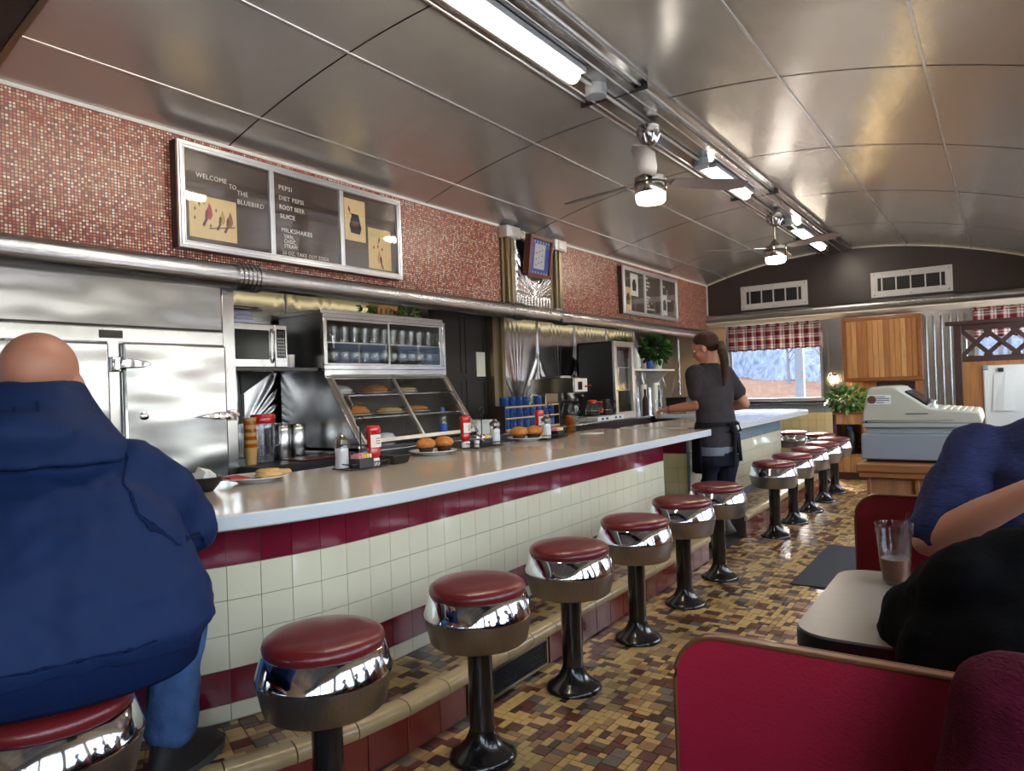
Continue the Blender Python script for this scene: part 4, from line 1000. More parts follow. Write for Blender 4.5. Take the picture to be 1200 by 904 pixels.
def rrect(x0, x1, y0, y1, r, n=6):
    o = []
    for cx, cy, a0 in ((x0+r, y0+r, math.pi), (x1-.002, y0, None), (x1-.002, y1, None), (x0+r, y1-r, math.pi/2)):
        if a0 is None: o.append((cx, cy))
        else: o += [(cx+r*math.cos(a0+math.pi/2*k/n), cy+r*math.sin(a0+math.pi/2*k/n)) for k in range(n+1)]
    return o
bm = B(); prism(bm, rrect(-.375, XR-.01, -.29, .29, .075), 'z', .735, .74); part(t, 'top', bm, 'table_top')
bm = B(); prism(bm, rrect(-.378, XR-.01, -.293, .293, .077), 'z', .698, .735); part(t, 'edge', bm, 'table_edge', 40)
bm = B(); lathe(bm, [(.2, 0), (.2, .02), (.05, .05), (.045, .69)], (.08, 0, 0), 20); part(t, 'pedestal', bm, 'black_iron', 40)
t = thing('drink_glass', 'clear tumbler of cola with a straw on the booth table', 'glass', (-.235, 1.985, .741))
bm = B(); lathe(bm, [(.031, 0), (.0405, .125), (.0425, .127), (.0425, .132), (.0445, .150), (.0425, .150), (.039, .13), (.029, .006), (.001, .005)], n=28, cap=False); part(t, 'tumbler', bm, 'tumbler', 60)
bm = B(); lathe(bm, [(.0285, .008), (.0335, .062), (.001, .0625)], n=24); part(t, 'cola', bm, 'cola', 60)
for k in range(4): bm = B(); box(bm, -.012, .012, -.012, .012, -.012, .012); bmesh.ops.transform(bm, matrix=Matrix.Translation((.014*math.cos(k*1.7), .014*math.sin(k*1.7), .058+.004*k)) @ Matrix.Rotation(k*.7, 4, (1, 1, 0)), verts=bm.verts); part(t, 'ice', bm, 'tumbler', bev=.003)
bm = B(); tube(bm, [(-.005, .01, .01), (.034, -.005, .18)], .004, 8); part(t, 'straw', bm, 'clear_plastic', 60)
# ================================================================== BEHIND THE COUNTER
t = thing('refrigerator', 'wide stainless refrigerator with chrome hinges and latch', 'refrigerator', (0, 0, 0))
bm = B(); box(bm, XB+.02, -3.615, -.6, 2.41, .05, 1.93); part(t, 'cabinet', bm, 'stainless')
bm = B(); box(bm, -3.615, -3.603, 2.335, 2.41, .05, 1.93); box(bm, -3.615, -3.603, 1.705, 1.762, .05, 1.57); box(bm, -3.615, -3.603, -.6, 2.335, 1.565, 1.635); part(t, 'face_frame', bm, 'stainless', bev=.002)
bm = B(); box(bm, -3.615, -3.59, -.6, 2.33, 1.638, 1.905); part(t, 'header_panel', bm, 'stainless_wavy', bev=.012)
for a, b in ((.55, 1.703), (1.765, 2.333)):
    bm = B(); box(bm, -3.614, -3.572, a, b, .12, 1.562); d = part(t, 'door', bm, 'stainless_wavy', bev=.014)
    for z in ((1.45,) if a > 1 else (1.45, .5)):
        bm = B(); y = a-.02; box(bm, -3.6, -3.575, y-.03, y+.012, z-.035, z+.04); tube(bm, [(-3.566, y-.012, z-.03), (-3.566, y-.012, z+.03)], .013, 10)
        prism(bm, [(y, z-.02), (y+.11, z-.015), (y+.15, z+.002), (y+.14, z+.015), (y+.05, z+.03), (y, z+.022)], 'x', -3.572, -3.548); part(d, 'hinge', bm, 'chrome', bev=.005)
bm = B(); y, z = 2.30, 1.17
prism(bm, [(y-.16, z+.0), (y-.1, z+.014), (y-.02, z+.018), (y+.08, z+.012), (y+.08, z-.008), (y-.02, z-.014), (y-.1, z-.01)], 'x', -3.56, -3.535)
for k in (-.03, .03): tube(bm, [(-3.573, y+k, z), (-3.53, y+k, z)], .022, 12)
box(bm, -3.6, -3.555, y+.03, y+.075, z-.03, z+.03); part(t, 'latch', bm, 'chrome', bev=.003)
bm = B(); box(bm, -3.603, -3.596, 1.67, 1.78, 1.583, 1.622); part(t, 'name_plate', bm, 'dark_brown', bev=.002)
bm = B(); lathe(bm, [(.02, 0), (.02, .01), (.012, .014)], n=12); bmesh.ops.transform(bm, matrix=Matrix.Translation((-3.572, 1.86, 1.19)) @ Matrix.Rotation(math.pi/2, 4, 'Y'), verts=bm.verts); part(t, 'bolt', bm, 'chrome', 40)
# niche worktop and shelf
bm = B(); box(bm, XB+.02, -3.42, 2.415, 3.02, .82, .872); single('worktop', bm, 'black_plastic', 'black worktop in the niche beside the refrigerator', 'worktop', bev=.006)
bm = B(); box(bm, XB+.02, -3.44, 2.42, 3.02, 0, .819); single('base_cabinet', bm, 'stainless', 'steel base unit under the black worktop', 'cabinet')
t = thing('steel_shelf', 'dark steel shelf holding the microwave', 'shelf', (0, 0, 0))
bm = B(); box(bm, XB+.02, -3.62, 2.42, 3.02, 1.42, 1.445); part(t, 'board', bm, 'dark_beam', bev=.003)
bm = B(); prism(bm, [(XB+.02, 1.42), (-3.7, 1.42), (XB+.02, 1.28)], 'y', 2.72, 2.735); box(bm, XB+.02, XB+.045, 2.715, 2.745, 1.1, 1.42); part(t, 'bracket', bm, 'black_plastic')
t = thing('microwave', 'stainless microwave with black glass door', 'microwave', (-3.72, 2.45, 1.446))
bm = B(); box(bm, -.33, 0, 0, .40, 0, .27); part(t, 'case', bm, 'dark_brown', bev=.004)
bm = B(); box(bm, 0, .012, 0, .305, .004, .266); d = part(t, 'door', bm, 'stainless', bev=.003)
bm = B(); box(bm, .012, .014, .02, .265, .05, .23); part(d, 'window', bm, 'mw_glass', bev=.001)
bm = B(); tube(bm, [(.016, .285, .03), (.032, .285, .06), (.032, .285, .21), (.016, .285, .24)], .007, 8); part(d, 'handle', bm, 'stainless', 60)
bm = B(); box(bm, 0, .012, .308, .40, .004, .266); d = part(t, 'control_panel', bm, 'stainless', bev=.003)
bm = B(); box(bm, .012, .014, .322, .386, .06, .24); part(d, 'keypad', bm, 'mw_glass')
for i in range(6):
    for j in range(3): bm = B(); box(bm, .014, .015, .328+j*.018, .34+j*.018, .075+i*.02, .087+i*.02); part(d, 'button', bm, 'register_grey')
bm = B(); box(bm, .014, .015, .33, .378, .205, .228); part(d, 'clock', bm, 'ink_black')
t = thing('towel_stack', 'folded pale blue towels on top of the microwave', 'towels', (-3.86, 2.56, 1.718))
for k in range(3): bm = B(); box(bm, -.1+.005*k, .1, -.11, .1-.01*k, k*.026, k*.026+.025); part(t, 'towel', bm, 'towel', bev=.011)
bm = B(); box(bm, -.12, .12, -.12, .14, .08, .088); tube(bm, [(-.1, -.11, .1), (-.1, .13, .1), (.1, .13, .1), (.1, -.11, .1)], .004, 6, closed=True); single('wire_tray', bm, 'black_wire', 'thin black tray lying on the folded towels', 'tray', (-3.86, 2.56, 1.718))
def cup(name, label, cat, loc, r0, r1, h, mat, group=None, wall=.002):
    bm = B(); lathe(bm, [(r0*.9, 0), (r0, .002), (r1, h), (r1-wall, h), (r0-wall, .006), (.001, .005)], n=20, cap=False)
    return single(name, bm, mat, label, cat, loc, 0, group, 60)
cup('paper_cup', 'white cup on the shelf beside the microwave', 'cup', (-3.76, 2.9, 1.446), .032, .036, .085, 'white_plastic')
t = thing('tumbler_stack', 'tall nested stack of amber plastic tumblers beside the refrigerator', 'tumblers', (-3.62, 2.5, .873))
for k in range(9): bm = B(); lathe(bm, [(.03, 0), (.037, .1), (.035, .1), (.028, .004)], (0, 0, k*.022), 18, cap=False); part(t, 'tumbler', bm, 'amber_glass' if k % 2 else 'kraft', 60)
t = thing('pitcher', 'frosted plastic pitcher with a red lid on the black worktop', 'pitcher', (-3.66, 2.615, .873))
bm = B(); lathe(bm, [(.055, 0), (.058, .005), (.07, .25), (.067, .25), (.054, .008), (.001, .006)], n=24, cap=False); part(t, 'jug', bm, 'clear_plastic', 60)
bm = B(); lathe(bm, [(.051, .004), (.056, .09), (.001, .091)], n=24); part(t, 'water', bm, 'tumbler', 60)
bm = B(); lathe(bm, [(.071, .235), (.073, .24), (.073, .285), (.068, .29)], n=24); part(t, 'lid', bm, 'red_plastic', 50)
bm = B(); tube(bm, [(0, .066, .23), (0, .12, .225), (0, .125, .13), (0, .115, .1), (0, .06, .08)], .011, 8); part(t, 'handle', bm, 'clear_plastic', 60)
for k, (x, y, l) in enumerate(((-3.7, 2.78, 'brushed steel canister closer to the red-lidded pitcher'), (-3.72, 2.91, 'brushed steel canister closer to the pastry case'))):
    t = thing('canister', l, 'canister', (x, y, .873), 0, 'steel canisters')
    bm = B(); lathe(bm, [(.05, 0), (.052, .004), (.052, .18), (.05, .184)], n=24); part(t, 'body', bm, 'stainless', 50)
    bm = B(); lathe(bm, [(.054, .18), (.054, .21), (.05, .214)], n=24); part(t, 'lid', bm, 'nickel', 50)
t = thing('saucer_stack', 'small stack of dark blue saucers behind the pitcher', 'saucers', (-3.82, 2.7, .873))
for k in range(7): bm = B(); lathe(bm, [(.03, 0), (.05, .008), (.05, .01), (.03, .003)], (0, 0, k*.013), 18); part(t, 'saucer', bm, 'bottle_blue', 60)
bm = B(); box(bm, -3.66, -3.45, 2.72, 3.0, .8735, .882); single('chopping_board', bm, 'frame_wood', 'thin brown board on the black worktop', 'board', bev=.003)
# pastry and glass case
CY0, CY1 = 3.035, 4.245
bm = B(); box(bm, XB+.02, -3.27, 3.025, 4.62, 0, .9); single('back_counter', bm, 'stainless', 'steel back counter under the pastry case', 'counter', bev=.004)
t = thing('display_case', 'steel display case with glassware above and pies behind slanted glass', 'display case', (0, 0, 0))
bm = B(); box(bm, XB+.03, -3.6, CY0, CY1, 1.79, 1.825); part(t, 'top', bm, 'stainless', bev=.003)
bm = B(); prism(bm, [(XB+.03, .905), (-3.29, .905), (-3.29, .95), (-3.6, 1.4), (-3.6, 1.8), (XB+.03, 1.8)], 'y', CY0, CY0+.012); part(t, 'side_panel', bm, 'stainless', label='dark reflecting steel side')
bm = B(); prism(bm, [(XB+.03, .905), (-3.29, .905), (-3.29, .95), (-3.6, 1.4), (-3.6, 1.8), (XB+.03, 1.8)], 'y', CY1-.012, CY1); part(t, 'side_panel', bm, 'stainless')
bm = B(); box(bm, XB+.03, XB+.04, CY0, CY1, .905, 1.8); part(t, 'back_panel', bm, 'dark_brown')
bm = B(); box(bm, XB+.03, -3.28, CY0, CY1, .9, .925); part(t, 'floor_plate', bm, 'stainless')
bm = B(); box(bm, -3.6, -3.58, CY0, CY1, 1.365, 1.43); part(t, 'mid_rail', bm, 'stainless', bev=.003)
bm = B(); box(bm, XB+.04, -3.6, CY0+.012, CY1-.012, 1.405, 1.42); part(t, 'deck', bm, 'stainless')
bm = B(); ring_frame(bm, -3.6, CY0, CY1, 1.43, 1.80, .03, .02); part(t, 'upper_frame', bm, 'stainless', bev=.003)
ym = (CY0+CY1)/2
for k, (a, b) in enumerate(((CY0+.03, ym+.02), (ym, CY1-.03))):
    bm = B(); ring_frame(bm, -3.612+.006*k, a, b, 1.455, 1.775, .018 if k == 0 else .014, .006); d = part(t, 'sliding_door', bm, 'aluminium')
    bm = B(); box(bm, -3.611+.006*k, -3.608+.006*k, a+.012, b-.012, 1.465, 1.765); part(d, 'glass', bm, 'case_glass')
    y = a+.04 if k == 0 else b-.05
    bm = B(); tube(bm, [(-3.6, y, 1.56), (-3.572, y, 1.57), (-3.572, y, 1.65), (-3.6, y, 1.66)], .006, 8); part(d, 'handle', bm, 'chrome', 60)
bm = B(); box(bm, XB+.05, -3.63, CY0+.02, CY1-.02, 1.608, 1.616); part(t, 'glass_shelf', bm, 'aluminium')
def slant(bm, y0, y1, w, d=.016):
    n = Vector((.45, 0, .31)).normalized()*d
    def P(s): return Vector((-3.6+.31*s, 0, 1.39-.45*s))
    for s0, s1, a, b in ((0, .05, y0, y1), (.95, 1, y0, y1), (.05, .95, y0, y0+w), (.05, .95, y1-w, y1)):
        p, q = P(s0), P(s1); hexa(bm, [(p.x, a, p.z), (q.x, a, q.z), (q.x, b, q.z), (p.x, b, p.z)], [(p.x+n.x, a, p.z+n.z), (q.x+n.x, a, q.z+n.z), (q.x+n.x, b, q.z+n.z), (p.x+n.x, b, p.z+n.z)])
bm = B(); slant(bm, CY0, CY1, .045); part(t, 'slanted_frame', bm, 'stainless', bev=.003)
for k, (a, b) in enumerate(((CY0+.045, ym+.01), (ym-.01, CY1-.045))):
    bm = B(); slant(bm, a, b, .014, .02); d = part(t, 'slanted_door', bm, 'aluminium')
    bm = B(); hexa(bm, [(-3.588, a, 1.372), (-3.297, a, .95), (-3.297, b, .95), (-3.588, b, 1.372)], [(-3.586, a, 1.375), (-3.295, a, .953), (-3.295, b, .953), (-3.586, b, 1.375)]); part(d, 'glass', bm, 'case_glass')
    y = a+.03 if k == 0 else b-.03
    bm = B(); tube(bm, [(-3.49, y, 1.26), (-3.45, y, 1.25), (-3.41, y, 1.19), (-3.43, y, 1.17)], .007, 8); part(d, 'handle', bm, 'chrome', 60)
for z, x in ((1.25, -3.56), (1.1, -3.46)): bm = B(); box(bm, XB+.05, x, CY0+.02, CY1-.02, z, z+.008); part(t, 'wire_shelf', bm, 'stainless')
g0 = B(); lathe(g0, [(.028, 0), (.03, .004), (.036, .11), (.034, .11), (.028, .008), (.001, .007)], n=14, cap=False); gm = mesh('tumbler', g0, 'tumbler', 60)
g1 = B(); lathe(g1, [(.034, 0), (.034, .004), (.006, .01), (.006, .04), (.03, .06), (.036, .09), (.033, .135), (.031, .135), (.033, .09), (.001, .05)], n=14, cap=False); gw = mesh('stem_glass', g1, 'tumbler', 60)
for row, x in enumerate((-3.69, -3.8)):
    for k in range(12):
        tag(obj('tumbler', gm, None, (x, CY0+.08+k*.095, 1.617)), 'clear tumbler on the case\'s upper shelf, %s row, %s from left' % (('front', 'back')[row], ORD[k]), 'glass', 'tumblers in the display case')
        tag(obj('stem_glass', gw, None, (x+.01, CY0+.075+k*.095, 1.421)), 'stemmed glass on the case deck, %s row, %s from left' % (('front', 'back')[row], ORD[k]), 'glass', 'stemmed glasses in the display case')
def pie(label, loc, mat, dome=.03, r=.1):
    t = thing('pie', label, 'pie', loc, 0, 'pies in the display case')
    bm = B(); lathe(bm, [(r*.8, 0), (r*1.15, .012), (r*1.15, .015), (r*.8, .004)], n=24); part(t, 'dish', bm, 'china', 50)
    bm = B(); lathe(bm, [(r*.78, .006), (r, .03), (r*.98, .034), (r*.7, .034+dome*.7), (.002, .034+dome)], n=24); part(t, 'crust', bm, mat, 50)
for a in (('white-topped cream pie on the upper rack at left', (-3.74, 3.28, 1.259), 'china', .04), ('brown pie in the middle of the upper rack', (-3.74, 3.62, 1.259), 'muffin', .035), ('flat tart at the right of the upper rack', (-3.74, 3.92, 1.259), 'crust', .012),
          ('browned crumb pie on the lower rack at left', (-3.66, 3.36, 1.109), 'muffin', .045), ('pale pie in the middle of the lower rack', (-3.66, 3.68, 1.109), 'crust', .02), ('small pie at the right of the lower rack', (-3.66, 3.96, 1.109), 'muffin', .02)): pie(*a)
t = thing('water_bottle', 'plastic water bottle with a blue cap in the pastry case', 'bottle', (-3.45, 4.03, .926))
bm = B(); lathe(bm, [(.03, 0), (.034, .01), (.034, .1), (.03, .12), (.034, .14), (.014, .19)], n=18); part(t, 'bottle', bm, 'clear_plastic', 60)
bm = B(); lathe(bm, [(.035, .03), (.035, .095)], n=18, cap=False); part(t, 'label', bm, 'bottle_blue', 60)
bm = B(); lathe(bm, [(.016, .185), (.016, .215), (.012, .217)], n=14); part(t, 'cap', bm, 'bottle_blue', 50)
for k, (y, l) in enumerate(((3.2, 'left'), (3.48, 'middle'))):
    bm = B(); lathe(bm, [(.06, 0), (.07, .03), (.05, .06), (.001, .066)], n=16); single('wrapped_pastry', bm, 'china', 'pale wrapped pastry on the case floor, %s one' % l, 'pastry', (-3.5, y, .926), smooth=60)
t = thing('plant_basket', 'wicker basket of trailing greens on top of the display case', 'basket', (-3.72, 3.72, 1.826))
bm = B(); lathe(bm, [(.07, 0), (.1, .07), (.104, .075), (.095, .075), (.065, .006)], n=22); bmesh.ops.scale(bm, vec=(.8, 1.5, 1), verts=bm.verts); bk = part(t, 'basket', bm, 'wicker', 40)
bm = B()
for k in range(20): a = k*math.pi/10; box(bm, -.004, .004, -.004, .004, .01, .06); bmesh.ops.translate(bm, vec=(.088*.8*math.cos(a), .088*1.5*math.sin(a), 0), verts=bm.verts[-8:])
part(bk, 'weave', bm, 'piping', kind='stuff')
bm = B(); leafy(bm, 150, (0, .06, .07), .11, .05, 8, (.7, 1.7, .5)); leafy(bm, 60, (.05, .22, .03), .07, .05, 9, (.7, 1, .6)); leafy(bm, 20, (.02, -.2, .05), .05, .05, 10); part(t, 'foliage', bm, ['leaf', 'leaf_pale'], 180, kind='stuff')
# back bar
bm = B(); box(bm, XB+.02, -3.35, 4.63, 9.6, 0, .872); single('back_bar', bm, 'stainless', 'long steel back bar below the sunburst panels', 'counter')
bm = B(); box(bm, XB+.02, -3.33, 4.63, 9.62, .873, .9); single('worktop', bm, 'stainless', 'long steel worktop of the back bar', 'worktop', bev=.005)
t = thing('bus_tub', 'white plastic tub on the back counter beside the pastry case', 'tub', (-3.5, 4.45, .902))
bm = B(); hexa(bm, [(-.12, -.1, 0), (.12, -.1, 0), (.12, .1, 0), (-.12, .1, 0)], [(-.14, -.12, .11), (.14, -.12, .11), (.14, .12, .11), (-.14, .12, .11)]); part(t, 'tub', bm, 'white_plastic', bev=.01)
bm = B(); ring_frame(bm, .0, 0, 1, 0, 1, .1, .1) if False else box(bm, -.15, .15, -.13, .13, .11, .12); part(t, 'rim', bm, 'white_plastic', bev=.004)
t = thing('mug_rack', 'three-tier wooden rack holding blue mugs', 'rack', (-3.5, 4.93, .901))
for k in range(3):
    bm = B(); box(bm, -.11, -.02, 0, .88, k*.098, k*.098+.008); part(t, 'tier', bm, 'rack_wood', bev=.002)
    bm = B(); box(bm, -.018, -.006, 0, .88, k*.098-.001, k*.098+.012); part(t, 'front_rail', bm, 'rack_wood', bev=.002)
for y in (-.012, .88): bm = B(); box(bm, -.12, -.01, y, y+.012, 0, .215); part(t, 'end', bm, 'dark_brown')
m0 = B(); lathe(m0, [(.034, 0), (.039, .004), (.041, .082), (.038, .083), (.035, .008), (.001, .007)], n=20, cap=False); mb = mesh('cup', m0, 'mug_blue', 50)
m1 = B(); tube(m1, [(.036, -.01, .068), (.05, -.035, .066), (.052, -.04, .04), (.045, -.03, .018), (.036, -.008, .014)], .006, 8); mh = mesh('handle', m1, 'mug_blue', 60)
TI = ('bottom', 'middle', 'top')
for r in range(3):
    for k in range(8 if r < 2 else 6):
        if r == 2 and k == 4: continue
        o = thing('mug', 'blue mug on the %s tier of the wooden rack, %s from left' % (TI[r], ORD[k]), 'mug', (-3.565, 4.99+k*.107, .91+r*.098), rnd.uniform(-.5, .3), 'blue mugs on the wooden rack')
        obj('cup', mb, o); obj('handle', mh, o)
t = thing('coffee_brewer', 'steel coffee brewer with a long overhanging head', 'coffee maker', (-3.7, 6.12, .901))
bm = B(); box(bm, -.25, .25, -.12, .14, 0, .05); part(t, 'base', bm, 'stainless', bev=.004)
bm = B(); box(bm, -.25, -.08, -.11, .13, .05, .32); part(t, 'column', bm, 'nickel', bev=.004)
bm = B(); box(bm, -.25, .26, -.13, .14, .30, .45); h = part(t, 'head', bm, 'nickel', bev=.006)
bm = B(); box(bm, .26, .27, -.12, .13, .31, .44); part(h, 'front_panel', bm, 'white_plastic', bev=.002)
bm = B(); box(bm, .27, .274, -.06, .02, .33, .41); part(h, 'display', bm, 'mw_glass')
bm = B(); tube(bm, [(.27, .08, .36), (.33, .1, .37)], .009, 8); part(h, 'lever', bm, 'red_plastic', 60)
bm = B(); lathe(bm, [(.06, .22), (.075, .3), (.075, .305)], (.12, 0, 0), 20); tube(bm, [(.19, 0, .28), (.29, 0, .27)], .01, 8); part(t, 'brew_basket', bm, 'nickel', 50)
bm = B(); box(bm, -.15, .1, -.1, .1, .45, .475); part(t, 'lid', bm, 'stainless', bev=.003)
t = thing('burner_plate', 'pale twin coffee warmer beside the brewer', 'warmer', (-3.52, 6.62, .901))
bm = B(); box(bm, -.16, .16, -.3, .3, 0, .045); part(t, 'body', bm, 'white_plastic', bev=.004)
for y in (-.15, .15): bm = B(); lathe(bm, [(.085, .045), (.085, .052)], (0, y, 0), 20); part(t, 'hot_plate', bm, 'black_iron', 40)
bm = B()
for y in (-.2, -.1, .1, .2): box(bm, .16, .164, y-.02, y+.02, .012, .034)
part(t, 'switches', bm, 'mug_blue')
def carafe(label, loc, hm):
    t = thing('coffee_carafe', label, 'carafe', loc)
    bm = B(); lathe(bm, [(.06, 0), (.075, .02), (.078, .06), (.05, .12), (.045, .14)], n=20, cap=False); part(t, 'glass', bm, 'tumbler', 60)
    bm = B(); lathe(bm, [(.058, .004), (.072, .022), (.074, .05), (.001, .051)], n=20); part(t, 'coffee', bm, 'choc', 60)
    bm = B(); lathe(bm, [(.048, .13), (.05, .155), (.03, .165)], n=20); part(t, 'collar', bm, hm, 50)
    bm = B(); tube(bm, [(.05, 0, .14), (.11, 0, .14), (.115, 0, .06), (.1, 0, .03)], .012, 8); part(t, 'handle', bm, hm, 60)
carafe('glass coffee carafe with orange collar and handle', (-3.5, 6.47, .954), 'orange_plastic')
carafe('glass coffee carafe with black collar and handle', (-3.5, 6.77, .954), 'black_plastic')
carafe('glass coffee carafe under the brewer head', (-3.58, 6.12, .952), 'black_plastic')
t = thing('drinks_cooler', 'tall black countertop cooler with a lit glass door', 'cooler', (-3.5, 7.0, .901))
bm = B(); box(bm, -.45, -.02, 0, .014, 0, .85); box(bm, -.45, -.02, .49, .504, 0, .85); box(bm, -.45, -.44, 0, .504, 0, .85); box(bm, -.45, -.02, 0, .504, .83, .85); box(bm, -.45, -.02, 0, .504, 0, .03); part(t, 'cabinet', bm, 'black_plastic')
bm = B(); ring_frame(bm, -.02, 0, .504, 0, .85, .06, .03); d = part(t, 'door', bm, 'aluminium', bev=.003)
bm = B(); box(bm, -.012, -.008, .05, .454, .05, .8); part(d, 'glass', bm, 'case_glass')
bm = B(); tube(bm, [(.01, .03, .3), (.035, .03, .32), (.035, .03, .55), (.01, .03, .57)], .008, 8); part(d, 'handle', bm, 'aluminium', 60)
for z in (.3, .56): bm = B(); box(bm, -.43, -.05, .02, .485, z, z+.006); part(t, 'shelf', bm, 'aluminium')
bm = B(); box(bm, -.43, -.42, .03, .47, .05, .8); part(t, 'lit_back', bm, 'glow_amber')
for k, (y, z, m) in enumerate(((.12, .031, 'leaf_pale'), (.24, .031, 'china'), (.36, .031, 'leaf_pale'), (.14, .307, 'orange_plastic'), (.3, .307, 'kraft'), (.2, .567, 'red_plastic'))):
    bm = B(); lathe(bm, [(.04, 0), (.042, .12), (.018, .17), (.018, .2)], n=16)
    single('drink_bottle', bm, m, '%s bottle inside the lit cooler, %s shelf, %s' % ({'leaf_pale': 'green', 'china': 'white', 'orange_plastic': 'orange', 'kraft': 'tan', 'red_plastic': 'red'}[m], ('bottom', 'middle', 'top')[0 if k < 3 else 1 if k < 5 else 2], ('left', 'centre', 'right', 'left', 'right', 'alone')[k]), 'bottle', (-3.68, 7.0+y, .901+z), smooth=60)
t = thing('wall_shelf', 'white wall shelf with sloping brackets past the cooler', 'shelf', (0, 0, 0))
bm = B(); box(bm, XB+.03, -3.68, 7.75, 9.2, 1.43, 1.455); part(t, 'board', bm, 'white_paint', bev=.004)
for y in (7.85, 9.05): bm = B(); prism(bm, [(XB+.03, 1.43), (-3.72, 1.43), (XB+.03, 1.12)], 'y', y, y+.02); part(t, 'bracket', bm, 'white_paint')
plant('dense dark green plant on the white wall shelf', (-3.8, 8.85, 1.456), .26, 520, .1, ['leaf', 'leaf_dark'], 14, 'china', (.5, 1.3, .65), .13, .1, .25)
plant('small trailing green plant at the cooler end of the wall shelf', (-3.85, 7.88, 1.456), .12, 110, .08, ['leaf_dark', 'leaf'], 15, 'red_plastic', (.9, 1.1, .8), .1, .05, .24)
t = thing('white_jug', 'white ceramic jug with a pointed lid on the wall shelf', 'jug', (-3.8, 8.2, 1.456))
bm = B(); lathe(bm, [(.05, 0), (.065, .04), (.065, .13), (.05, .18), (.03, .23), (.012, .27)], n=20); part(t, 'jug', bm, 'china', 50)
bm = B(); tube(bm, [(0, .06, .15), (0, .1, .13), (0, .1, .07), (0, .06, .04)], .009, 8); part(t, 'handle', bm, 'black_plastic', 60)
cup('vase', 'small cobalt blue vase on the wall shelf under the leaves', 'vase', (-3.74, 8.5, 1.456), .035, .045, .1, 'bottle_blue')
for k, (y, n, m, l) in enumerate(((8.0, 14, 'white_plastic', 'tall stack of white paper cups on the back bar, nearest the cooler'), (8.16, 12, 'stainless', 'stack of steel shake cups on the back bar'), (8.34, 15, 'white_plastic', 'tall stack of white paper cups beside the shake cups'), (8.5, 11, 'clear_plastic', 'stack of clear cups on the back bar, farthest along'))):
    t = thing('cup_stack', l, 'cups', (-3.62, y, .901), 0, 'cup stacks on the back bar')
    for i in range(n): bm = B(); lathe(bm, [(.036, 0), (.046, .11), (.044, .11), (.034, .004)], (0, 0, i*.019), 18, cap=False); part(t, 'cup', bm, m, 60)
def bottle(label, loc, mat, h=.26, r=.035, cap='black_plastic'):
    t = thing('bottle', label, 'bottle', loc)
    bm = B(); lathe(bm, [(r*.95, 0), (r, .008), (r, h*.55), (r*.4, h*.75), (r*.38, h*.95)], n=18); part(t, 'body', bm, mat, 50)
    bm = B(); lathe(bm, [(r*.42, h*.93), (r*.42, h), (r*.3, h+.004)], n=14); part(t, 'cap', bm, cap, 50)
bottle('dark syrup bottle standing by the cooler', (-3.45, 7.68, .901), 'choc', .3)
bottle('white squeeze bottle behind the cup stacks', (-3.85, 7.75, .901), 'white_plastic', .28, .04)
t = thing('napkin_bin', 'dark steel bin on the back bar by the server\'s hand', 'bin', (-3.5, 8.95, .901))
bm = B(); box(bm, -.14, .14, -.2, .2, 0, .16); part(t, 'bin', bm, 'grille_dark', bev=.008)
bm = B(); box(bm, -.15, .15, -.21, .21, .16, .172); part(t, 'lid', bm, 'black_plastic', bev=.003)
# ================================================================== ON THE COUNTERTOP
ZT = .9115
def plate(label, loc, food=None):
    t = thing('plate', label, 'plate', loc)
    bm = B(); lathe(bm, [(.07, 0), (.075, .004), (.115, .016), (.135, .022), (.135, .025), (.11, .02), (.07, .008), (.001, .007)], n=36, cap=False); part(t, 'dish', bm, 'china', 60)
    return t
def muffin(label, loc, top, wrap, r=.048):
    t = thing('muffin', label, 'muffin', loc, rnd.uniform(0, 3))
    bm = B(); n = 28
    prof = [(r*.72, 0), (r*.92, .04)]
    lathe(bm, prof, n=n)
    for i, v in enumerate(bm.verts):
        if i % 2: v.co.x *= .95; v.co.y *= .95
    part(t, 'wrapper', bm, wrap, 40)
    bm = B(); lathe(bm, [(r*.9, .036), (r*1.12, .046), (r*1.14, .056), (r*1.0, .07), (r*.6, .084), (.002, .09)], n=24)
    for v in bm.verts: v.co += Vector((rnd.uniform(-1, 1), rnd.uniform(-1, 1), rnd.uniform(-1, 1)))*.002
    part(t, 'crown', bm, top, 60)
t = plate('plate with a leftover pancake and red napkin beside the seated person', (-2.58, 1.80, ZT))
t = thing('pancake', 'half-eaten pale pancake on the plate nearest the seated person', 'pancake', (-2.56, 1.85, ZT+.017))
bm = B()
for k, (x, y, r) in enumerate(((0, 0, .055), (.0, .06, .045), (-.03, .02, .05))): lathe(bm, [(r, 0), (r*1.03, .006), (r*.9, .014), (.002, .017)], (x, y, k*.006), 18)
for v in bm.verts: v.co += Vector((rnd.uniform(-1, 1), rnd.uniform(-1, 1), rnd.uniform(-.5, 1)))*.003
part(t, 'cake', bm, 'crust', 60)
bm = B(); hexa(bm, [(-.09, -.05, 0), (.03, -.06, 0), (.03, .03, 0), (-.07, .04, 0)], [(-.08, -.05, .006), (.02, -.06, .012), (.03, .03, .004), (-.07, .03, .01)]); single('napkin', bm, 'ink_red', 'crumpled red and white napkin on the pancake plate', 'napkin', (-2.58, 1.73, ZT+.02))
t = thing('bowl', 'small black bowl with a crumpled napkin by the person\'s elbow', 'bowl', (-2.52, 1.53, ZT))
bm = B(); lathe(bm, [(.035, 0), (.06, .03), (.07, .055), (.066, .055), (.034, .006), (.001, .005)], n=22, cap=False); part(t, 'bowl', bm, 'black_plastic', 60)
bm = B(); ball(bm, (0, 0, .05), .04, 6)
for v in bm.verts: v.co += Vector((rnd.uniform(-1, 1), rnd.uniform(-1, 1), rnd.uniform(-1, 1)))*.012
part(t, 'napkin', bm, 'napkin')
plate('glass plate with two golden muffins', (-2.62, 2.97, ZT))
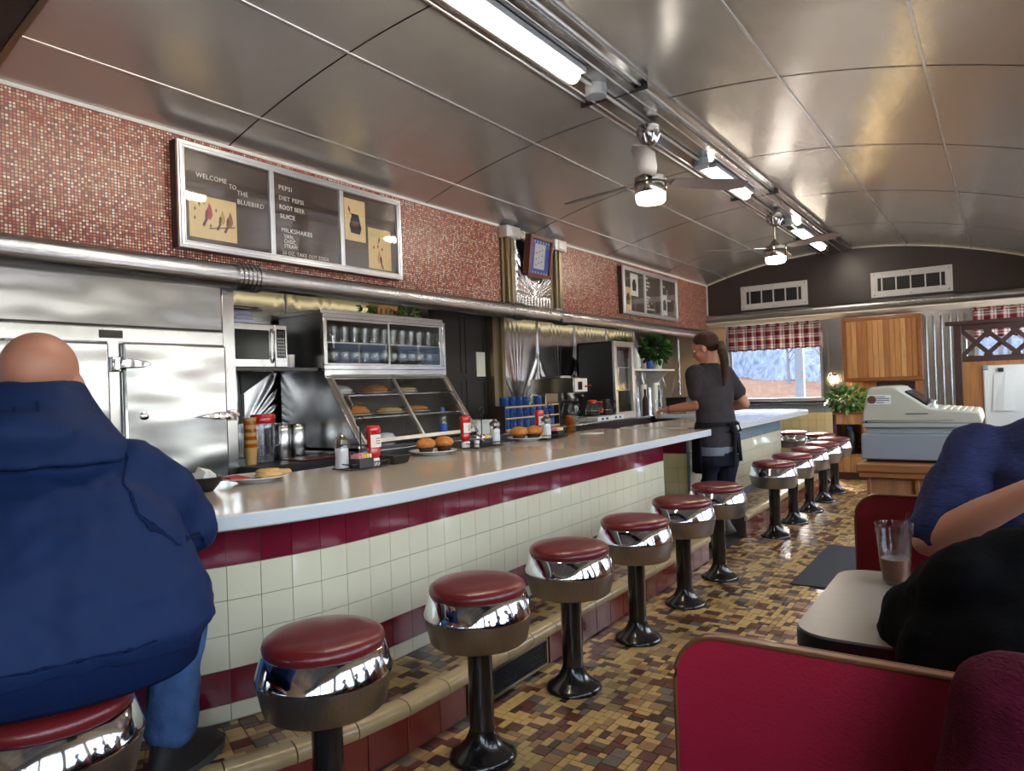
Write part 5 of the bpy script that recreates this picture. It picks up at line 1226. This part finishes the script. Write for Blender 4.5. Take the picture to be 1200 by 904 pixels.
muffin('golden muffin in a dark wrapper, left of the two on the glass plate', (-2.62, 2.91, ZT+.009), 'muffin', 'choc')
muffin('golden muffin in a dark wrapper, right of the two on the glass plate', (-2.6, 3.04, ZT+.009), 'muffin', 'choc')
bm = B(); lathe(bm, [(.062, 0), (.064, .002), (.001, .003)], n=24); single('doily', bm, 'red_plastic', 'red paper round on the golden muffin plate', 'doily', (-2.62, 2.97, ZT+.0085))
plate('green-edged plate with two dark muffins', (-2.63, 3.93, ZT))
muffin('crumb-topped dark muffin, left on the farther plate', (-2.64, 3.85, ZT+.009), 'muffin', 'choc', .052)
muffin('crumb-topped dark muffin, right on the farther plate', (-2.6, 3.97, ZT+.009), 'muffin', 'choc', .052)
bm = B(); prism(bm, [(-.04, 0), (.04, 0), (.02, .06)], 'x', 0, .012); single('cake_wedge', bm, 'crust', 'pale cake wedge on the dark muffin plate', 'cake', (-2.55, 3.99, ZT+.012))
def ketchup(label, loc):
    t = thing('ketchup_bottle', label, 'bottle', loc)
    bm = B(); lathe(bm, [(.024, 0), (.026, .003), (.026, .032), (.022, .036)], n=20); part(t, 'cap', bm, 'white_plastic', 50)
    bm = B(); lathe(bm, [(.02, .034), (.03, .05), (.034, .07), (.03, .078), (.032, .09), (.034, .15), (.036, .165), (.036, .18), (.03, .19), (.001, .192)], n=24); bmesh.ops.scale(bm, vec=(.78, 1.1, 1), verts=bm.verts); b = part(t, 'body', bm, 'red_plastic', 60)
    bm = B()
    for k in range(9):
        a0, a1 = -1.0+k*.222, -1.0+(k+1)*.222
        for f, g in ((a0, a1),): v = [bm.verts.new((.0362*.8*math.cos(a), .0362*1.1*math.sin(a), z)) for a, z in ((f, .088), (g, .088), (g, .148), (f, .148))]; bm.faces.new(v)
    part(b, 'label', bm, 'white_plastic', 60)
    bm = B()
    for k in range(3): box(bm, .0292, .0302, -.012, .012, .104+k*.012, .108+k*.012)
    part(b, 'label_print', bm, 'ink_red')
def caddy(label, loc, w=.11, l=.17):
    t = thing('condiment_caddy', label, 'caddy', loc)
    for z in (.006, .03): bm = B(); tube(bm, [(-w/2, -l/2, z), (w/2, -l/2, z), (w/2, l/2, z), (-w/2, l/2, z)], .003, 6, closed=True); part(t, 'wire_ring', bm, 'black_wire', 60)
    bm = B()
    for k in range(12):
        a = -l/2+l*k/11
        for x in (-w/2, w/2): tube(bm, [(x, a, .006), (x, min(l/2, a+l/11), .03)], .002, 4)
    for k in range(7): y = -l/2+.01+k*(l-.02)/6; tube(bm, [(-w/2, y, .005), (w/2, y, .005)], .002, 4)
    part(t, 'wire_mesh', bm, 'black_wire', kind='stuff')
    bm = B(); tube(bm, [(0, 0, .005), (0, 0, .2)], .0035, 8); tube(bm, [(0, .024*math.cos(a), .222+.024*math.sin(a)) for a in [2*math.pi*k/16 for k in range(16)]], .0035, 6, closed=True); part(t, 'handle', bm, 'black_wire', 60)
def pourer(label, loc):
    t = thing('sugar_pourer', label, 'sugar jar', loc)
    bm = B(); lathe(bm, [(.03, 0), (.034, .004), (.034, .11), (.03, .12)], n=20); part(t, 'jar', bm, 'tumbler', 50)
    bm = B(); lathe(bm, [(.0305, .004), (.0305, .095), (.001, .1)], n=20); part(t, 'sugar', bm, 'china', 50)
    bm = B(); lathe(bm, [(.034, .115), (.034, .135), (.02, .145), (.012, .155)], n=20); part(t, 'lid', bm, 'nickel', 50)
def packets(label, loc):
    t = thing('packet_tray', label, 'sugar packets', loc)
    bm = B(); box(bm, -.035, .035, -.045, .045, 0, .045); part(t, 'tray', bm, 'black_plastic', bev=.003)
    for k, m in enumerate(('pink', 'pink', 'yellow', 'yellow', 'white_plastic')): bm = B(); box(bm, -.028, .028, -.042+k*.017, -.03+k*.017, .01, .062+.004*(k % 2)); part(t, 'packet', bm, m, bev=.002)
def shaker(label, loc, m):
    t = thing('shaker', label, 'shaker', loc)
    bm = B(); lathe(bm, [(.018, 0), (.02, .003), (.017, .055)], n=16); part(t, 'glass', bm, 'tumbler', 50)
    bm = B(); lathe(bm, [(.016, .003), (.0145, .042), (.001, .043)], n=16); part(t, 'filling', bm, m, 50)
    bm = B(); lathe(bm, [(.019, .054), (.019, .065), (.01, .075), (.001, .076)], n=16); part(t, 'cap', bm, 'nickel', 50)
caddy('black wire caddy with ketchup nearest the seated person', (-2.5, 2.32, ZT), .13, .24)
pourer('sugar pourer at the left of the nearest caddy', (-2.52, 2.22, ZT+.008))
packets('pink and yellow sweetener packets in the nearest caddy', (-2.46, 2.285, ZT+.008))
ketchup('upside-down ketchup bottle in the nearest caddy', (-2.47, 2.375, ZT+.008))
bm = B(); hexa(bm, [(-.045, -.05, 0), (.045, -.05, 0), (.045, .05, 0), (-.045, .05, 0)], [(-.06, -.065, .045), (.06, -.065, .045), (.06, .065, .045), (-.06, .065, .045)]); single('creamer_tub', bm, 'black_plastic', 'small black tub at the far end of the nearest caddy', 'tub', (-2.5, 2.54, ZT), bev=.006)
caddy('black wire caddy with shakers between the two muffin plates', (-2.62, 3.42, ZT), .13, .26)
ketchup('upside-down ketchup bottle between the two muffin plates', (-2.66, 3.31, ZT+.008))
shaker('salt shaker in the middle caddy', (-2.59, 3.33, ZT+.008), 'china'); shaker('pepper shaker in the middle caddy', (-2.585, 3.38, ZT+.008), 'choc')
packets('sweetener packets in the middle caddy', (-2.63, 3.45, ZT+.008)); pourer('sugar pourer at the far end of the middle caddy', (-2.6, 3.53, ZT+.008))
caddy('black wire caddy past the dark muffins', (-2.55, 4.1, ZT), .12, .26)
pourer('sugar pourer in the caddy past the dark muffins', (-2.53, 4.02, ZT+.008)); ketchup('ketchup bottle behind the sugar pourer past the dark muffins', (-2.61, 4.06, ZT+.008))
packets('pink sweetener packets past the dark muffins', (-2.54, 4.17, ZT+.008))
cup('plastic_tumbler', 'amber plastic tumbler alone on the counter', 'tumbler', (-2.6, 4.47, ZT), .03, .038, .14, 'amber_glass')
bm = B(); lathe(bm, [(.045, 0), (.045, .012), (.04, .014)], n=20); single('red_lid', bm, 'red_plastic', 'round red lid lying beside the amber tumbler', 'lid', (-2.66, 4.36, ZT), smooth=40)
bm = B(); box(bm, -.06, .06, -.08, .08, 0, .003); single('order_slip', bm, 'paper_white', 'white slip under the amber tumbler', 'paper', (-2.5, 4.6, ZT))
t = thing('soap_dispenser', 'small pump bottle on the far counter behind the server', 'bottle', (-2.3, 6.55, ZT))
bm = B(); lathe(bm, [(.03, 0), (.032, .1), (.012, .13)], n=16); part(t, 'bottle', bm, 'clear_plastic', 50)
bm = B(); tube(bm, [(0, 0, .12), (0, 0, .18), (.04, 0, .185), (.045, 0, .17)], .006, 8); part(t, 'pump', bm, 'nickel', 60)
bottle('dark squat bottle on the far counter behind the server', (-2.2, 6.75, ZT), 'grille_dark', .14, .035)
bm = B(); box(bm, -.1, .1, -.08, .08, 0, .02); single('glass_tray', bm, 'tumbler', 'clear glass tray on the far counter beside the server', 'tray', (-2.28, 6.3, ZT), bev=.004)
# ================================================================== PEOPLE
def head_bm(bm, c, fw, s=1., neck=None):
    """skull, jaw, nose, ears, brow around centre c, facing the unit vector fw"""
    f = Vector(fw).normalized(); up = Vector((0, 0, 1)); r = f.cross(up).normalized(); u = r.cross(f)
    def P(a, b, d): return Vector(c)+r*a*s+f*b*s+u*d*s
    def E(a, b, d, sc, rad, n=10):
        k = len(bm.verts); ball(bm, (0, 0, 0), 1, n); bm.verts.ensure_lookup_table()
        for v in bm.verts[k:]: v.co = P(a+v.co.x*rad*sc[0], b+v.co.y*rad*sc[1], d+v.co.z*rad*sc[2])
    E(0, -.015, .035, (.86, 1.08, .92), .092, 12); E(0, .035, -.035, (.78, .72, 1.05), .078); E(0, .05, -.085, (.62, .6, .45), .05)
    E(0, .098, -.02, (.5, .9, 1.2), .018, 7); E(0, .088, .012, (.4, .5, 1.4), .018, 7)
    E(0, .088, -.058, (1.1, .5, .35), .024, 7)
    for q in (-1, 1):
        E(q*.082, -.005, -.012, (.35, .7, 1.1), .03, 7); E(q*.034, .078, .028, (1.2, .5, .35), .022, 6); E(q*.045, .06, -.03, (.7, .6, .7), .03, 6)
    if neck: limb(bm, [neck, P(0, -.01, -.06)], [.062*s, .056*s])
def eyes(parent, c, fw, s=1.):
    f = Vector(fw).normalized(); r = f.cross(Vector((0, 0, 1))).normalized(); u = r.cross(f)
    for q in (-1, 1):
        p = Vector(c)+r*.032*q*s+f*.074*s+u*.008*s
        bm = B(); ball(bm, p, .0098*s, 7); e = part(parent, 'eye', bm, 'white_plastic', 180)
        bm = B(); ball(bm, p+f*.0058*s, .0056*s, 6); part(e, 'iris', bm, 'hair_dark', 180)
def hand_bm(bm, wrist, d, palm_n, side, curl=.5, s=1.):
    """palm and five bent fingers; d = direction of the hand, palm_n = back of the hand, side = thumb side"""
    d = Vector(d).normalized(); n = Vector(palm_n); n = (n-d*n.dot(d)).normalized(); t = Vector(side); t = (t-d*t.dot(d)-n*t.dot(n)).normalized(); w = Vector(wrist)
    for q, (o, l) in enumerate(((.027, .07), (.009, .078), (-.009, .074), (-.026, .058))):
        limb(bm, [w, w+d*.075*s+t*o*s], [.021*s, .013*s], 10)
        a = w+d*.08*s+t*o*s; b = a+(d*math.cos(curl*.7)-n*math.sin(curl*.7))*l*.5*s; c = b+(d*math.cos(curl*1.9)-n*math.sin(curl*1.9))*l*.32*s; e = c+(d*math.cos(curl*2.9)-n*math.sin(curl*2.9))*l*.24*s
        limb(bm, [a, b, c, e], [.0095*s, .009*s, .008*s, .0068*s], 8)
    a = w+d*.025*s+t*.026*s; b = a+(d*.55+t*.7-n*.25).normalized()*.038*s; c = b+(d*.9+t*.15-n*.4).normalized()*.034*s
    limb(bm, [a, b, c], [.014*s, .0105*s, .0085*s], 8)
# ---- seated person in the navy jacket (seen from behind)
mroot = thing('person', 'bald person in a navy hooded jacket and jeans seated at the counter', 'person', (-1.825, .655, 0), math.radians(55.2))
bm = B()
loft(bm, [((0, .0, .62), .19, .14), ((0, .02, .78), .2, .14), ((0, .08, .98), .2, .12), ((0, .13, 1.1), .2, .09), ((0, .16, 1.17), .1, .07)])
head_bm(bm, (0, .235, 1.312), (0, 1, -.28), 1.1, (0, .165, 1.14))
for q in (-1, 1):
    limb(bm, [(q*.2, .13, 1.09), (q*.335, .20, .935), (q*.25, .48, .965)], [.06, .05, .036]); hand_bm(bm, (q*.24, .49, .965), (-q*.25, 1, -.05), (0, 0, 1), (-q, 0, 0), .5)
    limb(bm, [(q*.1, .02, .68), (q*.24, .42, .68), (q*.26, .385, .3)], [.08, .06, .04])
body = fuse(part(mroot, 'body', bm, 'skin', 180), .009, 3)
eyes(mroot, (0, .235, 1.315), (0, 1, -.28), 1.06)
bm = B()
loft(bm, [((0, .01, .69), .375, .228), ((0, .015, .735), .41, .25), ((0, .03, .84), .395, .245), ((0, .06, .97), .325, .218), ((0, .105, 1.06), .285, .185), ((0, .14, 1.125), .235, .145), ((0, .165, 1.175), .14, .11)], 32)
loft(bm, [((0, .10, 1.10), .22, .13), ((0, .125, 1.17), .195, .135), ((0, .15, 1.235), .15, .13)], 28)
for q in (-1, 1): limb(bm, [(q*.215, .12, 1.085), (q*.285, .165, 1.0), (q*.33, .21, .93), (q*.29, .36, .955), (q*.25, .46, .965)], [.092, .088, .084, .07, .055])
jk = fuse(part(mroot, 'jacket', bm, 'jacket_navy', 180), .011, 5, .04, .13)
bm = B(); loft(bm, [((0, .01, .628), .345, .208), ((0, .01, .643), .362, .222), ((0, .01, .71), .378, .232)], 40); hb = part(mroot, 'jacket_waistband', bm, 'jacket_rib', 60)
bm = B()
loft(bm, [((0, .085, 1.12), .225, .145), ((0, .095, 1.165), .215, .155), ((0, .115, 1.225), .17, .15), ((0, .135, 1.285), .128, .125), ((0, .15, 1.318), .108, .112)], 28)
ball(bm, (0, -.02, 1.19), .09, 9, 0, (1.5, .6, .7))
fuse(part(mroot, 'hood', bm, 'jacket_navy', 180), .011, 6, .02, .1)
bm = B(); tube(bm, [(.0, -.046, 1.14), (.01, -.055, 1.2), (.012, -.03, 1.26)], .0035, 6); tube(bm, [(.06, -.03, 1.13), (.065, -.045, 1.2), (.05, -.012, 1.27)], .0035, 6); part(mroot, 'hood_seam', bm, 'jacket_rib', 60)
bm = B()
loft(bm, [((0, .04, .625), .18, .11), ((0, .04, .70), .2, .13), ((0, .05, .80), .19, .13)])
for q in (-1, 1): limb(bm, [(q*.12, .06, .705), (q*.24, .38, .71), (q*.295, .45, .685), (q*.285, .435, .58), (q*.27, .41, .47), (q*.258, .385, .33)], [.095, .095, .086, .076, .07, .074])
fuse(part(mroot, 'jeans', bm, 'denim', 180), .011, 6, .018, .07)
for q in (-1, 1):
    M_ = Matrix.Translation((q*.262, .385, .182)) @ Matrix.Rotation(-q*.6, 4, 'Z')
    bm = B(); loft(bm, [((0, .055, .0), .05, .145), ((0, .055, .025), .056, .152), ((0, .04, .06), .054, .13), ((0, .01, .09), .05, .09), ((0, -.01, .125), .047, .055), ((0, -.01, .15), .045, .05)], 22); bmesh.ops.transform(bm, matrix=M_, verts=bm.verts); sh = part(mroot, 'shoe', bm, 'shoe_dark', 60)
    bm = B(); loft(bm, [((0, .055, -.001), .057, .155), ((0, .055, .024), .059, .157)], 22); bmesh.ops.transform(bm, matrix=M_, verts=bm.verts); part(sh, 'sole', bm, 'sole', 60)
    bm = B()
    for k in range(4): tube(bm, [(-.022, .05+k*.022, .082-k*.008), (.022, .05+k*.022, .082-k*.008)], .004, 6)
    bmesh.ops.transform(bm, matrix=M_, verts=bm.verts); part(sh, 'laces', bm, 'white_plastic', 60)
def seam(parent, pts, target, name='seam', mat='jacket_rib', w=.004, closed=False):
    P = [Vector(p) for p in pts]; fine = []
    m_ = len(P)
    for i in range(m_ if closed else m_-1):
        for k in range(8): fine.append(P[i].lerp(P[(i+1) % m_], k/8))
    if not closed: fine.append(P[-1])
    bm = B(); tube(bm, fine, w, 5, closed=closed); o = part(parent, name, bm, mat, 180)
    s_ = o.modifiers.new('w', 'SHRINKWRAP'); s_.target = target; s_.wrap_method = 'NEAREST_SURFACEPOINT'; s_.wrap_mode = 'ABOVE_SURFACE'; s_.offset = .002
    return o
for q in (-1, 1):
    seam(jk, [(q*.20, .03, 1.19), (q*.235, -.03, 1.1), (q*.245, -.04, 1.0), (q*.27, .0, .9), (q*.27, .1, .87)], jk)
    seam(jk, [(q*.33, .06, 1.0), (q*.37, .1, .92), (q*.38, .16, .87)], jk)
seam(jk, [(q*.1, -.25, .735) for q in (-3.6, -3, -2, -1, 0, 1, 2, 3, 3.6)], jk)
# ---- standing server
wx, wy = -1.82, 5.35; fwd = Vector((-.93, .37, 0)); wrot = math.atan2(fwd.y, fwd.x)-math.pi/2
wroot = thing('person', 'standing server with a ponytail, charcoal tee and black apron', 'person', (wx, wy, 0), wrot)
def wl_(x, y, z):
    v = Matrix.Rotation(-wrot, 3, 'Z') @ Vector((x-wx, y-wy, 0)); return (v.x, v.y, z)
bm = B()
loft(bm, [((0, 0, .8), .15, .12), ((0, 0, .95), .13, .1), ((0, .02, 1.2), .14, .09), ((0, .05, 1.36), .14, .07), ((0, .055, 1.40), .06, .055)])
hc = (0, .085, 1.525); hf = (-.5, 1, -.42)
head_bm(bm, hc, hf, 1.02, (0, .045, 1.36))
LS, LE, LH = (-.175, .05, 1.33), wl_(-1.92, 5.24, 1.085), wl_(-2.19, 5.31, 1.055)
RS, RE, RH = (.175, .05, 1.33), wl_(-1.66, 5.56, 1.08), wl_(-2.01, 5.70, 1.02)
for s_, e_, h_, side in ((LS, LE, LH, 1), (RS, RE, RH, -1)):
    limb(bm, [s_, [(a+b)/2 for a, b in zip(s_, e_)], e_], [.05, .045, .04]); limb(bm, [e_, [(a*.6+b*.4) for a, b in zip(e_, h_)], h_], [.04, .039, .026])
    d = Vector(h_)-Vector(e_); hand_bm(bm, h_, d, (0, 0, 1), (side, .3, .3), .75, .95)
for q in (-1, 1): limb(bm, [(q*.09, 0, .82), (q*.085, .04, .48), (q*.08, .025 if q > 0 else -.04, .165 if q > 0 else .1)], [.085, .055, .034])
fuse(part(wroot, 'body', bm, 'skin', 180), .008, 3)
eyes(wroot, hc, hf, 1.02)
bm = B()
loft(bm, [((0, -.005, .76), .194, .152), ((0, -.005, .83), .194, .152), ((0, .0, .93), .168, .13), ((0, .01, 1.05), .165, .125), ((0, .02, 1.18), .18, .125), ((0, .035, 1.29), .19, .11), ((0, .045, 1.36), .15, .085), ((0, .05, 1.405), .078, .068)], 30)
for s_, e_ in ((LS, LE), (RS, RE)):
    m_ = [a*.38+b*.62 for a, b in zip(s_, e_)]; limb(bm, [[s_[0]*.9, s_[1], s_[2]-.01], m_], [.08, .066])
fuse(part(wroot, 'tee', bm, 'tee_charcoal', 180), .009, 5, .016, .09)
bm = B(); loft(bm, [((0, -.005, .705), .19, .15), ((0, -.005, .76), .194, .153), ((0, -.005, .79), .188, .148)], 30); part(wroot, 'undershirt_hem', bm, 'tee_grey', 60)
bm = B()
loft(bm, [((0, -.01, .62), .17, .14), ((0, -.01, .72), .185, .148), ((0, 0, .82), .17, .13)], 26)
for q in (-1, 1): limb(bm, [(q*.09, -.01, .68), (q*.09, .02, .45), (q*.082, .02 if q > 0 else -.02, .32), (q*.08, .028 if q > 0 else -.035, .25 if q > 0 else .19)], [.105, .078, .06, .048])
fuse(part(wroot, 'leggings', bm, 'legging', 180), .01, 5, .012, .08)
for q, lift in ((-1, 0), (1, .5)):
    bm = B(); loft(bm, [((0, .06, .0), .042, .125), ((0, .06, .025), .045, .13), ((0, .04, .06), .042, .1), ((0, -.0, .095), .038, .06), ((0, -.005, .125), .037, .045)], 20)
    bmesh.ops.transform(bm, matrix=Matrix.Translation((q*.08, -.035, .004)) @ Matrix.Translation((0, .15, 0)) @ Matrix.Rotation(-lift, 4, 'X') @ Matrix.Translation((0, -.15, 0)), verts=bm.verts); sh = part(wroot, 'shoe', bm, 'shoe_grey', 60)
    bm = B(); loft(bm, [((0, .06, -.003), .046, .132), ((0, .06, .018), .047, .133)], 20)
    bmesh.ops.transform(bm, matrix=Matrix.Translation((q*.08, -.035, .004)) @ Matrix.Translation((0, .15, 0)) @ Matrix.Rotation(-lift, 4, 'X') @ Matrix.Translation((0, -.15, 0)), verts=bm.verts); part(sh, 'sole', bm, 'sole', 60)
# apron: skirt round the front, waist tie and hanging bow
bm = B(); n = 26; rows = []
for i in range(n+1):
    a = -.1+(math.pi+.2)*i/n
    rows.append([bm.verts.new(((w+.012*math.sin(i*1.7)*k)*math.cos(a), -.005+(d+.012*math.sin(i*1.7)*k)*math.sin(a), z)) for w, d, z, k in ((.178, .142, .94, 0), (.206, .166, .82, .2), (.204, .168, .7, .5), (.198, .168, .57, 1))])
for p, q in zip(rows, rows[1:]):
    for k in range(3): bm.faces.new((p[k], q[k], q[k+1], p[k+1]))
ap = part(wroot, 'apron', bm, 'apron_black', 180); m = ap.modifiers.new('t', 'SOLIDIFY'); m.thickness = .006; m.offset = 1
bm = B(); loft(bm, [((0, -.0, .925), .182, .144), ((0, .0, .955), .178, .141)], 30); part(ap, 'waist_tie', bm, 'apron_black', 60)
bm = B()
for x, z in ((-.03, .62), (.035, .66), (.01, .72)): tube(bm, [(0.0, -.15, .935), (x*.6, -.185, .86), (x, -.19, z)], [.012, .016, .014], 6)
for q in (-1, 1): tube(bm, [(0, -.148, .935), (q*.04, -.175, .945), (q*.06, -.18, .89), (q*.02, -.165, .88), (0, -.15, .93)], .011, 6)
part(ap, 'bow', bm, 'apron_black', 60)
# hair with ponytail
f_ = Vector(hf).normalized(); r_h = f_.cross(Vector((0, 0, 1))).normalized(); u_h = r_h.cross(f_); C_ = Vector(hc)
bm = B(); k0 = len(bm.verts); ball(bm, (0, 0, 0), 1, 14)
for v in bm.verts:
    q = v.co.copy(); fr = max(0, q.y); v.co = C_+r_h*q.x*.093+f_*(-.02+q.y*(.104 if q.y < 0 else .084+.034*max(0, q.z)))+u_h*(.04+q.z*(.09 if q.z > 0 else (.1 if q.y < -.2 else .1*(1-.95*min(1, (q.y+.2)*1.6)))))
limb(bm, [C_-f_*.085-u_h*.02, C_-f_*.125-u_h*.025], [.03, .03], 12)
tail = [C_-f_*.125-u_h*.025, Vector((-.01, -.085, 1.49)), Vector((-.02, -.118, 1.42)), Vector((-.03, -.128, 1.34)), Vector((-.04, -.128, 1.27)), Vector((-.045, -.125, 1.23))]
limb(bm, tail, [.03, .034, .034, .03, .02, .008], 12)
fuse(part(wroot, 'hair', bm, 'hair_dark', 180), .007, 3, .008, .03)
bm = B(); tube(bm, [C_-f_*.108-u_h*.023+r_h*.034*math.cos(a)+(u_h*.9+f_*.3)*.034*math.sin(a) for a in [2*math.pi*k/14 for k in range(14)]], .007, 6, closed=True); part(wroot, 'hair_tie', bm, 'black_plastic', 60)
bm = B(); lw_ = Vector(LH)+(Vector(LE)-Vector(LH)).normalized()*.02; dd = (Vector(LE)-Vector(LH)).normalized(); aa = dd.cross(Vector((0, 0, 1))).normalized(); bb = aa.cross(dd)
tube(bm, [lw_+aa*.029*math.cos(a)+bb*.029*math.sin(a) for a in [2*math.pi*k/14 for k in range(14)]], .004, 6, closed=True); part(wroot, 'bracelet', bm, 'black_plastic', 60)
cup('water_glass', 'clear glass in the server\'s hand', 'glass', (-2.30, 5.335, 1.0), .03, .036, .13, 'tumbler')
# ---- diners in the booth
def diner(label, loc, rot, top, lean, arm, head, skinarm, mats, hair, vox=.012, wide=1., sleeve=.45, blobs=()):
    t = thing('person', label, 'person', loc, rot)
    bm = B(); L = lean; w = wide
    loft(bm, [((0, 0, .46), .15*w, .11), ((0, L*.4, .7), .15*w, .11), ((0, L*.85, top-.1), .16*w, .08), ((0, L, top), .08, .06)])
    head_bm(bm, head, (0, 1, -.3), 1.02, (0, L, top-.03))
    for (s_, e_, h_, hd) in arm:
        limb(bm, [s_, e_], [.052, .044]); limb(bm, [e_, [(a+b)/2 for a, b in zip(e_, h_)], h_], [.045, .044, .03]); hand_bm(bm, h_, hd, (0, 0, 1), (-math.copysign(1, s_[0]), 0, .2), .6)
    for q in (-1, 1): limb(bm, [(q*.09, .0, .52), (q*.1, .36, .5), (q*.1, .36, .08)], [.08, .06, .045])
    fuse(part(t, 'body', bm, 'skin', 180), .009, 3); eyes(t, head, (0, 1, -.3), 1.02)
    bm = B(); w = wide
    loft(bm, [((0, 0, .452), .20*w, .15), ((0, L*.2, .6), .21*w, .16), ((0, L*.5, .78), .205*w, .15), ((0, L*.85, top-.11), .205*w, .125), ((0, L, top-.03), .15*w, .095), ((0, L*1.02, top+.015), .08, .07)], 28)
    for (s_, e_, h_, hd) in arm:
        if skinarm: limb(bm, [s_, [a*(1-sleeve)+b*sleeve for a, b in zip(s_, e_)], [a*.16+b*.84 for a, b in zip(s_, e_)]], [.085, .08, .072])
        else: limb(bm, [s_, e_], [.088, .07]); limb(bm, [e_, [(a+b)/2 for a, b in zip(e_, h_)], h_], [.07, .062, .045])
    for c_, r_b in blobs: ball(bm, c_, r_b, 8)
    fuse(part(t, 'top', bm, mats[0], 180), vox, 5, .028, .09)
    bm = B()
    for q in (-1, 1): limb(bm, [(q*.09, .0, .535), (q*.1, .33, .53), (q*.11, .36, .3), (q*.11, .36, .1)], [.085, .08, .07, .06])
    fuse(part(t, 'trousers', bm, mats[1], 180), .012, 5)
    for q in (-1, 1): bm = B(); loft(bm, [((q*.11, .42, .004), .045, .13), ((q*.11, .42, .04), .045, .13), ((q*.11, .38, .1), .042, .06)], 18); part(t, 'shoe', bm, 'shoe_dark', 60)
    bm = B(); c = Vector(head); ball(bm, c+Vector((0, -.02, .04)), .102, 12, 0, (.9, 1.02, .9)); part(t, 'hair', bm, hair, 180)
    return t
# facing the viewer, bare forearm raised, elbow on the table
diner('diner in a heathered navy tee leaning an elbow on the booth table', (.14, 2.36, 0), math.pi, 1.13, .04,
      [((.20, .03, 1.035), (.322, .11, .80), (.07, .27, .985), (-.6, .3, .6)), ((-.2, .03, 1.04), (-.26, .12, .80), (-.1, .32, .79), (.5, .8, 0))], (0, .12, 1.29), True, ('tee_navy_heather', 'denim'), 'hair_dark')
# back to the viewer, black fleece
diner('diner in a black fleece hunched over the booth table, back turned', (.13, 1.345, 0), 0, .985, .2,
      [((-.18, .17, .87), (-.28, .27, .775), (-.05, .46, .79), (1, .5, 0)), ((.2, .18, .89), (.3, .3, .80), (.1, .46, .79), (-1, .5, 0))], (0, .34, 1.13), False, ('fleece_black', 'legging'), 'stubble', wide=1.2, blobs=(((-.2, .17, .74), .12), ((-.26, .24, .75), .09)))
# near companion, maroon knit
diner('companion in a maroon knit sweater at the lower right', (.215, .90, 0), math.pi, .985, -.06,
      [((.2, -.05, .86), (.25, .06, .62), (.08, .22, .72), (-.6, .8, 0)), ((-.2, -.05, .86), (-.25, .06, .62), (-.08, .22, .72), (.6, .8, 0))], (0, -.02, 1.2), False, ('knit_maroon', 'denim'), 'hair_dark', wide=1.05)
